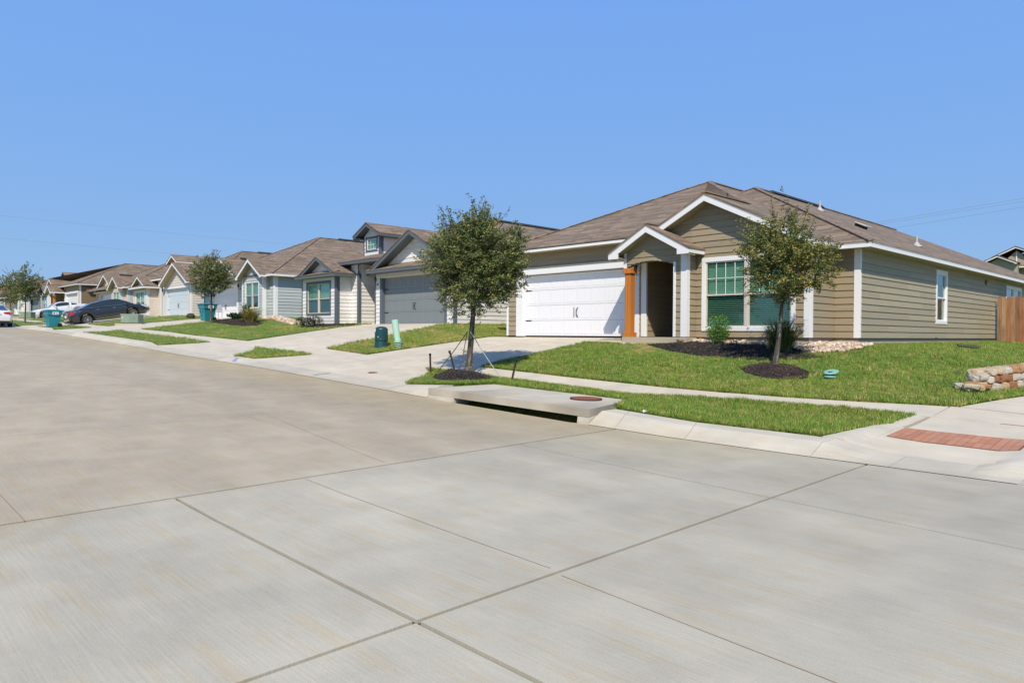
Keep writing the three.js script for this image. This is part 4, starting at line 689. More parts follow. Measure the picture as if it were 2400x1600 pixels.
  return h.finish(o.mirror);
}
planA(new House('brown_house', 'brown lap-sided corner house with white garage door and timber porch post', -7.05, -.04, -19.1, pal(SID.olive, M.white, plain([.19, .15, .09])), 2));
planB(new House('white_house', 'white lap-sided house with slate trim, small dormer and slate grey garage door', -22.05, .42, -18.1, pal(SID.white, M.slate, plain([.7, .68, .64]), { fascia: M.slate, soffit: M.slate, drip: M.darkTrim }), 1), { vent: true });
planC(new House('blue_grey_house', 'pale blue grey house with white corner boards and a gabled front window', -38.2, .89, -18.33, pal(SID.blue, M.white, plain([.42, .47, .47])), 1));
planB(new House('beige_house', 'beige house with steep garage gable and pale grey garage door', -52.7, 1.2, -19, pal(SID.cream, M.white, plain([.62, .56, .5])), 0), { pent: false, door: M.greyDoor, jamb: M.greyDoor, head: M.white });
planC(new House('pink_house', 'pinkish beige house with gabled window behind the dark sedan', -66.9, 1.45, -18.9, pal(SID.pink, M.greyDoor, plain([.58, .47, .42])), 0), { pent: true });
planA(new House('olive_house', 'small olive house far down the row with an orange porch post', -80.2, 1.72, -19.3, pal(SID.olive, M.white, plain([.19, .15, .09])), 0), { mirror: -92.4 });
planB(new House('navy_trim_house', 'far white house with dark navy trim and long dormer', -97.2, 2.0, -19.3, pal(SID.white, M.navyTrim, plain([.7, .68, .64]), { fascia: M.navyTrim, soffit: M.navyTrim, drip: M.darkTrim }), 0), { mirror: -109.2 });
planC(new House('pale_house', 'pale far house partly hidden by the two street trees', -111.5, 2.25, -19.3, pal(SID.white, M.white, plain([.7, .68, .64])), 0));
planA(new House('grey_far_house', 'grey roofed house at the far end of the row above the white saloon', -127, 2.5, -19.3, pal(SID.blue, M.white, plain([.42, .47, .47])), 0));
{
  // two-storey house beyond the back fence at the right edge
  const h = new House('far_gabled_house', 'tan two-storey house with reddish brown roof behind the corner house', 0, 0, -85, pal(SID.cream, M.white, plain([.36, .33, .24])), 0), y = v => v, W = h.pal.back;
  h.o.position.set(-16.6, EYE, -85);
  h.g('wall', W).box(-6, 12, -1, 6.9, -12, -.6).prismZ([[-2.6, 0], [.0, 0], [.25, 7.1], [-1.35, 7.85], [-2.6, 7.2]], -.6, .6);
  h.g('wall', W).prismZ([[-1.7, 6.9], [1.7, 6.9], [0, 8.6]], -.9, -.2);
  h.g('gable_post', M.white).box(-.05, .05, 7.3, 8.4, -.2, -.12);
  h.rake(.3, 0, 8.95, -1.95, 8.05, 1.95, 8.05, .16, -.2); h.rake(1.1, -1.35, 8.1, -2.95, 7.38, .30, 7.3, .16, .6, .1, .2);
  h.roof([[0, 9.0, .35], [-2, 8.05, .35], [-2, 8.05, -5], [0, 9, -5]], .05, M.roofRed); h.roof([[0, 9.0, .35], [2, 8.05, .35], [2, 8.05, -5], [0, 9, -5]], .05, M.roofRed);
  h.roof([[-1.35, 8.15, 1.15], [-3, 7.4, 1.15], [-3, 7.4, -3], [-1.35, 8.15, -3]], .05, M.roofRed); h.roof([[-1.35, 8.15, 1.15], [.35, 7.35, 1.15], [.35, 7.35, -3], [-1.35, 8.15, -3]], .05, M.roofRed);
  h.hip(-6.6, 12.5, .2, -12.5, 7.0, 9.3, 6, .06); for (const k in h.b) if (h.b[k].name === 'roof') h.b[k].m = M.roofRed;
  h.fascia([.3, .25], [12.5, .25], 6.85, 7.0);
  h.window('z', -.6, 1, 1.2, 2.4, 4.2, 5.8, { trimW: .08 }); h.window('z', .6, 1, -1.9, -.6, 5.2, 6.5, { trimW: .08 });
  h.finish();
}

// ---------------------------------------------------------------- planting
const leafGeo = (() => { const g = new THREE.BufferGeometry(); g.setAttribute('position', new THREE.Float32BufferAttribute([0, 0, -.5, .24, .07, .02, 0, 0, .5, 0, 0, -.5, 0, 0, .5, -.24, .07, .02], 3)); g.computeVertexNormals(); return g; })();
const O3 = new THREE.Object3D(), CC = new THREE.Color();
function instances(name, geo, m, list, parent, kind = 'stuff') { // list: [x, y, z, rx, ry, rz, sx, sy, sz, r, g, b]
  const im = new THREE.InstancedMesh(geo, m, list.length);
  list.forEach((a, i) => { O3.position.set(a[0], a[1], a[2]); O3.rotation.set(a[3], a[4], a[5]); O3.scale.set(a[6], a[7], a[8]); O3.updateMatrix(); im.setMatrixAt(i, O3.matrix); CC.setRGB(a[9], a[10], a[11]); im.setColorAt(i, CC); });
  im.name = name; im.castShadow = im.receiveShadow = true; if (kind) im.userData.kind = kind; parent.add(im); return im;
}
const rdir = () => { const z = rr(-1, 1), a = rr(0, 6.283), r = Math.sqrt(1 - z * z); return V(r * Math.cos(a), z, r * Math.sin(a)); };
function tree(name, label, x, z, o) {
  const t = thing(name, label, 'tree', [x, G(x, z) + .01 + (o.up || 0), z], 0, o.group); const right = V(.694, 0, -.72), fwd = V(-.72, 0, -.694);
  const { cy, rx, ry, lean = 0, tr = .07, n, leaf, twig = .34, tip = 0, crown } = o, L = lean;
  const base = V(0, -.05, 0), c = right.clone().multiplyScalar(L).setY(cy), low = cy - ry * .95;
  const axis = u => V(c.x, 0, c.z).multiplyScalar(clamp(u / cy, 0, 1.2) ** 1.15).setY(u).add(V(.02 * Math.sin(u * 3.1), 0, .02 * Math.cos(u * 2.3)));
  const tp = []; for (let i = 0; i <= 6; i++) tp.push(axis(lerp(-.05, cy + ry * .72, i / 6)).toArray());
  part('trunk', tube(tp, tr, tr * .22, 22, 10), M.bark, t);
  part('root_flare', lathe([[tr * 1.7, -.05], [tr * 1.25, .04], [tr * 1.0, .14]], 12), M.bark, t);
  const lim = [], ends = [];
  for (let i = 0; i < o.limbs; i++) { const u = lerp(low + ry * .1, cy + ry * .5, i / o.limbs), s = axis(u), a = i * 2.4 + rr(-.4, .4), up = rr(.25, .9), d = V(Math.cos(a), up, Math.sin(a)).normalize(), l = rx * rr(.65, .95) * Math.sqrt(Math.max(.25, 1 - ((u - cy) / ry) ** 2)); const m = s.clone().addScaledVector(d, l * .5).add(V(0, -.04, 0)), e = s.clone().addScaledVector(d, l); lim.push(tube([s.toArray(), m.toArray(), e.toArray()], tr * .38, tr * .09, 8, 5)); ends.push([s, e]); }
  const leaves = [], tw = []; let tries = 0, k = 0;
  while (k < n && tries++ < n * 40) {
    const d = rdir(), q = Math.pow(rnd(), .42), p = V(d.x * q, d.y * q, d.z * q); if (crown && rnd() > crown(d.dot(V(right.x, 0, right.z)) * q, p.y)) continue;
    // lumpy outline and see-through gaps
    const lump = .80 + .48 * (vn(1, d.x * 2.2 + 20, d.y * 2.2 + d.z * 1.7 + 20, 64)), gap = vn(3, p.x * 2.6 + 30, p.y * 2.6 + p.z * 2.1 + 30, 64); if (gap < o.gap * q) continue;
    const wv = p.y < 0 ? 1 : Math.pow(1 - Math.max(0, p.y), .12);
    const w = V(p.x * rx * lump * wv, p.y * ry * lump, p.z * rx * lump * wv).add(c); if (w.y < low - .1) continue; k++;
    const dir = V(d.x * .8, .35 + d.y * .5, d.z * .8).add(rdir().multiplyScalar(.55)).normalize(), len = twig * rr(.6, 1.3) * (q > .8 && d.y > .45 && rnd() < .3 ? 1 + tip : 1), e = w.clone().addScaledVector(dir, len);
    if (q > .55 && rnd() < .6) tw.push(w.clone().addScaledVector(dir, -len * .5).toArray(), e.toArray());
    const hue = rnd(), val = rr(.72, 1.25), cnt = Math.round(o.per * rr(.6, 1.3));
    for (let i = 0; i < cnt; i++) { const u = Math.pow(rnd(), .8) * 1.25 - .2, v = w.clone().addScaledVector(dir, len * u).addScaledVector(rdir(), .075 * (1.15 - .5 * u) * rr(.3, 1.25)); const s = leaf * rr(.65, 1.25), vv = val * rr(.7, 1.3), col = hue < o.yellow && rnd() < .7 ? o.c2 : o.c1; leaves.push([v.x, v.y, v.z, rr(-1.1, 1.1), rr(0, 6.28), rr(-1.1, 1.1), s, s, s, col[0] * vv, col[1] * vv, col[2] * vv]); }
  }
  if (o.sprout) for (let i = 0; i < o.sprout; i++) { const y0 = rr(.02, .42) + (i > o.sprout * .62 ? .7 : 0), a = rr(0, 6.28), l = rr(.08, .26), b = axis(y0), e = b.clone().add(V(Math.cos(a) * l, l * .7, Math.sin(a) * l)); tw.push(b.toArray(), e.toArray()); for (let j = 0; j < 9; j++) { const v = b.clone().lerp(e, rr(.4, 1.1)).addScaledVector(rdir(), .04); leaves.push([v.x, v.y, v.z, rr(-1, 1), rr(0, 6), rr(-1, 1), leaf * .9, leaf * .9, leaf * .9, ...o.c2.map(q => q * .8)]); } }
  if (o.tops) for (const [a, b, h] of o.tops) { const s = c.clone().add(V(right.x * a, ry * .8, right.z * a)); let p = s; for (let i = 0; i < 4; i++) { const e = p.clone().add(V(right.x * b / 4 + rr(-.03, .03), h / 4, right.z * b / 4)); tw.push(p.toArray(), e.toArray()); for (let j = 0; j < 5; j++) { const v = p.clone().lerp(e, rnd()).addScaledVector(rdir(), .05); leaves.push([v.x, v.y, v.z, rr(-1, 1), rr(0, 6), rr(-1, 1), leaf * .8, leaf * .8, leaf * .8, ...o.c1.map(q => q * .8)]); if (rnd() < .5) tw.push(p.clone().lerp(e, .5).toArray(), v.toArray()); } p = e; } }
  part('limbs', merge(lim), M.bark, t);
  const tg = new Geo(); for (let i = 0; i < tw.length; i += 2) tg.bar(tw[i], tw[i + 1], .007, .007); const twm = part('twigs', tg.build(), M.twig, t); twm.userData.kind = 'stuff';
  instances('crown', leafGeo, M.leaf, leaves, t); return t;
}
const oakG = [.17, .215, .075], oakY = [.33, .31, .11];
tree('oak_tree', 'dense round young oak staked in a dark mulch ring by the storm inlet', -13.62, -11.62, { cy: 2.62, rx: 1.2, ry: 1.24, lean: .20, up: .12, tr: .085, n: 1500, per: 40, leaf: .066, limbs: 15, gap: .40, yellow: .30, c1: oakG, c2: oakY, twig: .30, tip: .7, sprout: 16, tops: [[0, .16, .62], [-.62, -.05, .4], [.55, .22, .42], [-.2, .02, .35]] });
tree('oak_tree', 'lopsided leaning young oak before the window of the brown house', -7.37, -15.16, { cy: 2.32, rx: .94, ry: .86, lean: .26, tr: .062, n: 720, per: 38, leaf: .058, limbs: 12, gap: .47, yellow: .42, c1: [.175, .21, .06], c2: [.36, .30, .08], twig: .30, tip: .9, sprout: 0, crown: (a, y) => y > .25 && a > .2 ? .38 : 1, tops: [[-.28, -.10, .42], [.16, .05, .46], [.38, .10, .3]] });
tree('oak_tree', 'small round oak on the lawn of the blue grey house', -39.25, -15.19, { cy: 2.5, rx: 1.02, ry: 1.08, tr: .07, n: 620, per: 26, leaf: .09, limbs: 10, gap: .40, yellow: .32, c1: oakG, c2: oakY, twig: .34, tip: .5 });
tree('oak_tree', 'nearer and fuller of the two far street trees beside the white saloon', -62.2, -10.7, { cy: 2.75, rx: 1.05, ry: 1.32, tr: .06, n: 380, per: 20, leaf: .12, limbs: 8, gap: .42, yellow: .4, c1: oakG, c2: oakY, twig: .34, tip: 1.0, tops: [[0, .05, .5]] });
tree('oak_tree', 'further and slimmer of the two far street trees at the left edge', -84.5, -13.3, { cy: 2.7, rx: 1.15, ry: 1.75, tr: .06, n: 340, per: 18, leaf: .14, limbs: 8, gap: .42, yellow: .3, c1: oakG, c2: oakY, twig: .36, tip: .8 });

// shrubs made of many leaves on short stems
function shrub(name, label, x, z, w, h, o) {
  const t = thing(name, label, o.cat || 'shrub', [x, G(x, z) + .02, z], 0, o.group), L = [], st = new Geo();
  for (let i = 0; i < 14; i++) { const a = rr(0, 6.28), r = rr(.1, .8); st.bar([0, 0, 0], [Math.cos(a) * w * .4 * r, h * rr(.5, .85), Math.sin(a) * w * .4 * r], .012, .012); }
  for (let i = 0; i < o.n; i++) {
    const d = rdir(), q = Math.pow(rnd(), .35), lump = .82 + .36 * vn(2, d.x * 2 + 10, d.y * 2 + d.z * 2 + 10, 64); let y = .5 + .5 * d.y * q * lump; const taper = o.vase ? lerp(.62, 1, y) : 1;
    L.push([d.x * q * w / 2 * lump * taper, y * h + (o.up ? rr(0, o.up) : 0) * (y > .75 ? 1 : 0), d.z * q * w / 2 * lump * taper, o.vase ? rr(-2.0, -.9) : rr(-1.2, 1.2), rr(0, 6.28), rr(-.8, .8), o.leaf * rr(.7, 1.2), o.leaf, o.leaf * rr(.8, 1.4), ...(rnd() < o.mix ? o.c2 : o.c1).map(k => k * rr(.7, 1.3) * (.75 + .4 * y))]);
  }
  part('stems', st.build(), M.twig, t); instances('foliage', leafGeo, M.leaf, L, t); return t;
}
shrub('boxwood_shrub', 'bright green upright shrub below the big window of the brown house', -9.95, -17.2, .78, .72, { n: 1500, leaf: .05, c1: [.07, .19, .025], c2: [.18, .34, .05], mix: .35, vase: true, up: .16 });
shrub('round_shrub', 'right one of the two low round shrubs before the white house window', -30.75, -16.72, .92, .55, { n: 900, leaf: .07, c1: [.035, .05, .016], c2: [.07, .08, .025], mix: .3 });
shrub('round_shrub', 'left one of the two low round shrubs before the white house', -31.85, -16.75, .90, .50, { n: 900, leaf: .07, c1: [.035, .05, .016], c2: [.07, .08, .025], mix: .3 });
shrub('clipped_ball_shrub', 'dark clipped ball shrub left of the tall ornamental grass', -38.9, -16.9, .62, .62, { n: 700, leaf: .06, c1: [.018, .026, .010], c2: [.04, .05, .02], mix: .2 });
shrub('hosta_border', 'low bright green leafy border plants by the tree of the blue grey house', -40.6, -17.2, 1.5, .36, { n: 260, leaf: .2, c1: [.07, .16, .02], c2: [.20, .27, .05], mix: .4, vase: true, cat: 'plants' });
shrub('dark_shrub', 'dark shrub beside the far utility pedestal', -86.3, -17.5, 2.0, .9, { n: 320, leaf: .16, c1: [.03, .04, .015], c2: [.06, .07, .025], mix: .3 });
// clumps of arching blades
function clump(name, label, x, z, w, h, n, cols, cat = 'ornamental grass', bw = .012) {
  const t = thing(name, label, cat, [x, G(x, z) + .01, z]), gs = new THREE.BufferGeometry(), P = [], N = 7;
  const q = u => [0, u * (1 - .38 * u * u), Math.pow(u, 1.5)]; for (let i = 0; i < N; i++) { const a = q(i / N), b = q((i + 1) / N), wa = 1 - (i / N) ** 2 * .9, wb = 1 - ((i + 1) / N) ** 2 * .9; P.push(-wa, a[1], a[2], wa, a[1], a[2], wb, b[1], b[2], -wa, a[1], a[2], wb, b[1], b[2], -wb, b[1], b[2]); }
  gs.setAttribute('position', new THREE.Float32BufferAttribute(P, 3)); gs.computeVertexNormals(); const L = [];
  for (let i = 0; i < n; i++) { const a = rr(0, 6.28), r = Math.sqrt(rnd()), c = cols[Math.floor(rnd() * cols.length)], k = rr(.65, 1.25), l = h * rr(.42, 1.15); L.push([Math.cos(a) * r * w * .18, 0, Math.sin(a) * r * w * .18, 0, rr(0, 6.28), 0, bw * .5 * rr(.7, 1.3), l, w * .5 * Math.sqrt(rr(.02, 1.2)), c[0] * k, c[1] * k, c[2] * k]); }
  instances('blades', gs, M.leaf, L, t); return t;
}
clump('fountain_grass', 'tall dark green fountain grass behind the leaning oak', -7.95, -16.7, 1.2, 1.15, 900, [[.10, .16, .03], [.15, .20, .04], [.20, .22, .06], [.07, .11, .02]]);
clump('fountain_grass_seed', 'pale dry seed stalks at the left side of the fountain grass', -8.2, -16.72, .9, 1.32, 70, [[.34, .30, .12], [.25, .25, .09]], 'ornamental grass', .009);
clump('golden_grass', 'golden ornamental grass clump before the gabled window of the blue grey house', -36.81, -16.31, 1.5, 1.15, 520, [[.50, .36, .09], [.40, .34, .08], [.20, .26, .06], [.52, .42, .15]], 'ornamental grass', .022);
clump('sago_palm', 'spiky sago palm at the garage corner of the blue grey house', -40.8, -17.9, 1.5, 1.4, 60, [[.10, .14, .05], [.16, .18, .08]], 'palm', .09);
clump('aloe_plant', 'tiny orange and green spiky plant beside the porch corner', -11.0, -16.95, .30, .26, 60, [[.45, .22, .04], [.40, .26, .06], [.10, .16, .03]], 'plant', .02);
clump('weed_tuft', 'thin grass tuft between the utility pedestal and the drain post', -19.95, -13.6, .2, .12, 40, [[.2, .22, .06]], 'grass tuft', .008);

// ---------------------------------------------------------------- mulch rings, river stones
function bed(label, poly, h, cols, chips, m = M.mulch) {
  let cx = 0, cz = 0; poly.forEach(p => { cx += p[0] / poly.length; cz += p[1] / poly.length; });
  const edge = (x, z) => { let r = 9; for (let i = 0; i < poly.length; i++) { const a = poly[i], b = poly[(i + 1) % poly.length], dx = b[0] - a[0], dz = b[1] - a[1], t = clamp(((x - a[0]) * dx + (z - a[1]) * dz) / (dx * dx + dz * dz), 0, 1); r = Math.min(r, Math.hypot(x - a[0] - t * dx, z - a[1] - t * dz)); } return r; };
  const yf = (x, z) => G(x, z) + h * sstep(0, .45, edge(x, z)) + .03 * (vn(1, x * 5 + 60, z * 5 + 60, 64) - .3);
  const t = struct('mulch_bed', null, null, label); part('mulch', drape(poly, .03, .12, .06, null, yf), m, t);
  const g = new THREE.BoxGeometry(1, .35, .3), L = [], xs = poly.map(p => p[0]), zs = poly.map(p => p[1]);
  while (L.length < chips) { const x = rr(Math.min(...xs) - .04, Math.max(...xs) + .04), z = rr(Math.min(...zs) - .04, Math.max(...zs) + .04); if (!inside(x, z, poly) && edge(x, z) > .05) continue; const s = rr(.02, .075), c = cols[Math.floor(rnd() * cols.length)], k = rr(.5, 1.5); L.push([x, yf(x, z) + .035, z, rr(-.5, .5), rr(0, 6.28), rr(-.5, .5), s, s * .7, s, c[0] * k, c[1] * k, c[2] * k]); }
  instances('mulch_chips', g, M.chip, L, t); return t;
}
const ring = (x, z, a, b, n = 18, j = .07) => Array.from({ length: n }, (_, i) => { const t = -i / n * Math.PI * 2, k = 1 + rr(-j, j); return [x + Math.cos(t) * a * k, z + Math.sin(t) * b * k]; });
const black = [[.022, .019, .018], [.035, .028, .026], [.014, .013, .013], [.07, .05, .04]], brown = [[.06, .03, .025], [.04, .024, .02], [.09, .05, .035]];
bed('dark mulch mound around the staked oak', [[-14.55, -11.62], [-13.9, -11.63], [-12.6, -11.5], [-12.05, -11.1], [-12.0, -10.92], [-12.6, -10.52], [-13.2, -10.46], [-13.75, -10.7], [-14.2, -11.1]], .14, black, 5200);
bed('dark mulch bed along the front of the brown house', [[-11.85, -16.72], [-10.57, -16.03], [-9.37, -15.63], [-7.93, -15.6], [-7.1, -15.95], [-6.85, -16.35], [-7.5, -16.6], [-7.75, -17.3], [-9.2, -17.38], [-11.0, -17.36], [-11.3, -17.08]].reverse(), .05, black, 6500);
bed('small mulch ring under the leaning oak', [[-7.95, -14.75], [-7.55, -14.3], [-7.1, -14.02], [-6.65, -13.92], [-6.3, -14.2], [-6.45, -14.65], [-7.0, -15.15], [-7.6, -15.25]].reverse(), .05, [...black, ...brown], 3000);
bed('brown mulch strip under the round oak of the blue grey house', ring(-37.9, -16.0, 2.5, .75), .05, brown, 1600);
bed('dark mulch before the window of the white house', [[-31.6, -16.35], [-29.6, -16.55], [-28.4, -17.25], [-28.6, -17.7], [-32, -17.75]].reverse(), .04, black, 1200);
{
  const rg = new THREE.IcosahedronGeometry(.5, 1); { const p = rg.attributes.position; for (let i = 0; i < p.count; i++) { const x = p.getX(i), y = p.getY(i), z = p.getZ(i), k = .75 + .5 * vn(2, x * 3 + 12, y * 3 + z * 2 + 12, 64); p.setXYZ(i, x * k, y * k, z * k); } rg.computeVertexNormals(); }
  const rocks = (name, label, poly, n, s0, s1) => { const t = thing(name, label, 'river rocks'); t.userData.kind = 'stuff'; const L = [], xs = poly.map(p => p[0]), zs = poly.map(p => p[1]), cs = [[.55, .42, .30], [.60, .49, .37], [.44, .31, .22], [.66, .57, .47], [.38, .29, .22]]; let gd = 0; while (L.length < n && gd++ < n * 30) { const x = rr(Math.min(...xs), Math.max(...xs)), z = rr(Math.min(...zs), Math.max(...zs)); if (!inside(x, z, poly)) continue; const s = rr(s0, s1), c = cs[Math.floor(rnd() * cs.length)], k = rr(.8, 1.2); L.push([x, G(x, z) + .05 + rr(0, .03), z, rr(0, 3), rr(0, 6), rr(0, 3), s * 1.2, s * .8, s, c[0] * k, c[1] * k, c[2] * k]); } instances('stones', rg, M.rock, L, t); };
  rocks('river_rocks', 'pale pinkish river stones at the foot of the brown house corner', [[-7.75, -17.62], [-8.2, -17.3], [-7.3, -16.72], [-6.72, -17.0], [-6.42, -17.5], [-6.7, -19.0], [-7.6, -19.1]], 760, .045, .105);
  rocks('river_rocks', 'narrow row of pale stones under the big window of the brown house', [[-11.0, -17.58], [-10.9, -17.33], [-8.2, -17.35], [-8.1, -17.6]], 230, .045, .11);
  rocks('river_rocks', 'pale stones at the foot of the blue grey house', [[-37.0, -17.5], [-34.2, -17.3], [-34.2, -18.0], [-38.0, -18.5], [-37.6, -17.2]], 330, .07, .18);
}

// ---------------------------------------------------------------- stakes and straps on the oak
{
  const C = V(-13.62, .12, -11.62), st = [[-14.55, -11.15, .52, 'leftmost dark stake in the mulch ring', [-.03, .5, .0]], [-13.75, -11.35, .62, 'leaning dark stake close to the trunk in the mulch ring', [-.17, .6, .10]], [-11.98, -11.5, .50, 'reddish stake right of the mulch ring', [.12, .5, -.06]]];
  const sp = [[-14.42, -11.25], [-13.72, -11.38], [-12.12, -11.35]];
  st.forEach(([x, z, h, l, d], i) => {
    const t = thing('tree_stake', l + ' holding the oak', 'stake', [x, G(x, z), z], 0, 'stakes round the oak'); part('post', new Geo().bar([0, -.1, 0], d.map((k, j) => j === 1 ? h : k), .035, .035).build(), M.stake, t); const e = d.map((k, j) => j === 1 ? h : k); part('cap', new Geo().bar(e.map((k, j) => k - (j === 1 ? .06 : 0)), e.map((k, j) => k + (j === 1 ? .004 : 0)), .042, .042).build(), M.black, t);
    const a = [sp[i][0], G(...sp[i]) + .04, sp[i][1]], top = [C.x + (i === 2 ? .06 : -.05), G(C.x, C.z) + 1.08, C.z], m = [lerp(a[0], top[0], .5), lerp(a[1], top[1], .5) - .03, lerp(a[2], top[2], .5)];
    solo('guy_strap', ['grey guy strap from the trunk to the left stake', 'grey guy strap from the trunk to the middle stake', 'pale guy strap from the trunk down to the right stake'][i], 'guy strap', tube([a, m, top], .010, .012, 10, 5), i === 2 ? M.strap : mat([.10, .10, .09], .8), 'guy straps on the oak');
  });
}
// ---------------------------------------------------------------- low stone wall
{
  const t = thing('stone_retaining_wall', 'low wall of rough tan and rust limestone at the right edge of the lawn', 'wall'), A = [-3.42, -14.68], B = [-2.35, -17.3], len = Math.hypot(B[0] - A[0], B[1] - A[1]), dx = (B[0] - A[0]) / len, dz = (B[1] - A[1]) / len, nx = -dz, nz = dx;
  const cs = [[.62, .50, .33], [.68, .58, .42], [.55, .40, .24], [.36, .155, .075], [.60, .55, .46], [.48, .27, .13], [.70, .64, .52], [.63, .48, .30]].map(c => mat(c, .92, { map: concMap, bumpMap: concBump, bumpScale: .01 })), base = [0, 1, 2].map(s => { const g = new THREE.IcosahedronGeometry(.5, 2), p = g.attributes.position; for (let i = 0; i < p.count; i++) { const v = V(p.getX(i), p.getY(i), p.getZ(i)), m = Math.max(Math.abs(v.x), Math.abs(v.y), Math.abs(v.z)) * 2, k = lerp(1, .5 / (m * .5) * .62, .62) * (.93 + .2 * vn(s, v.x * 5 + 9, v.y * 5 + v.z * 4 + 9, 64)); p.setXYZ(i, v.x * k * 1.3, v.y * k * 1.3, v.z * k * 1.3); } g.computeVertexNormals(); return g; });
  const H = u => .38 * sstep(-.25, .22, u), put = (u, o, y, w, h, d, yaw = 0) => { const x = A[0] + dx * u + nx * o, z = A[1] + dz * u + nz * o, s = part('stone', base[Math.floor(rnd() * 3)], cs[Math.floor(rnd() * cs.length)], t); s.position.set(x, G(x, z) + y, z); s.rotation.set(rr(-.12, .12), Math.atan2(-dz, dx) + yaw + rr(-.12, .12), rr(-.1, .1)); s.scale.set(w * 1.04, h * 1.04, d); };
  for (let row = 0, y = 0; row < 3; row++) { const h = [.15, .13, .12][row]; let u = row * .09 - .02; while (u < len) { const w = rr(.11, .25); put(u + w / 2, .10 + rr(-.012, .012), y + h / 2, w, h, .16); u += w; } y += h; }
  for (let u = .1; u < len; u += .2) put(u, -.10, .26, .24, .22, .22);
  for (let i = 0; i < 9; i++) put(rr(-.28, .02), rr(-.20, .12), rr(.02, .14), rr(.14, .26), rr(.08, .13), rr(.14, .22), rr(0, 3)); // the tumbled nose
  for (let i = 0; i < 5; i++) put(rr(-.05, .15), rr(-.15, .08), rr(.2, .3), rr(.16, .24), .10, .18, rr(0, 3));
  const core = new Geo(); for (let u = .05; u < len; u += .25) { const x = A[0] + dx * (u + .12), z = A[1] + dz * (u + .12), y = G(x, z); core.box(x - .07, x + .07, y - .1, y + .33, z - .13, z + .13); } part('mortar_core', core.build(), mat([.5, .45, .37], .95), t);
}
// ---------------------------------------------------------------- picket fence
{
  const t = thing('wooden_fence', 'weathered reddish brown cedar picket fence beside the brown house', 'fence', [-6.97, EYE, -32.6]); let x = .02;
  const rail = new Geo().box(0, 4.1, .2, .29, -.06, -.02).box(0, 4.1, 1.2, 1.29, -.06, -.02).build(); part('rail', rail, M.picket[4], t);
  for (let i = 0; i < 27; i++) { const w = .138, top = 1.56 + rr(-.02, .02) - .012 * i * .3, b = -.30 - .05 * x, g = new Geo(); g.o = [rnd() * 5, rnd(), 0]; g.prismZ([[x, b], [x + w, b], [x + w, top - .045], [x + w - .03, top], [x + .03, top], [x, top - .045]], -.018 + (i % 2) * .003, .0 + (i % 2) * .003); part('picket', g.build(), M.picket[Math.floor(rnd() * 5)], t); x += w + .006; }
}
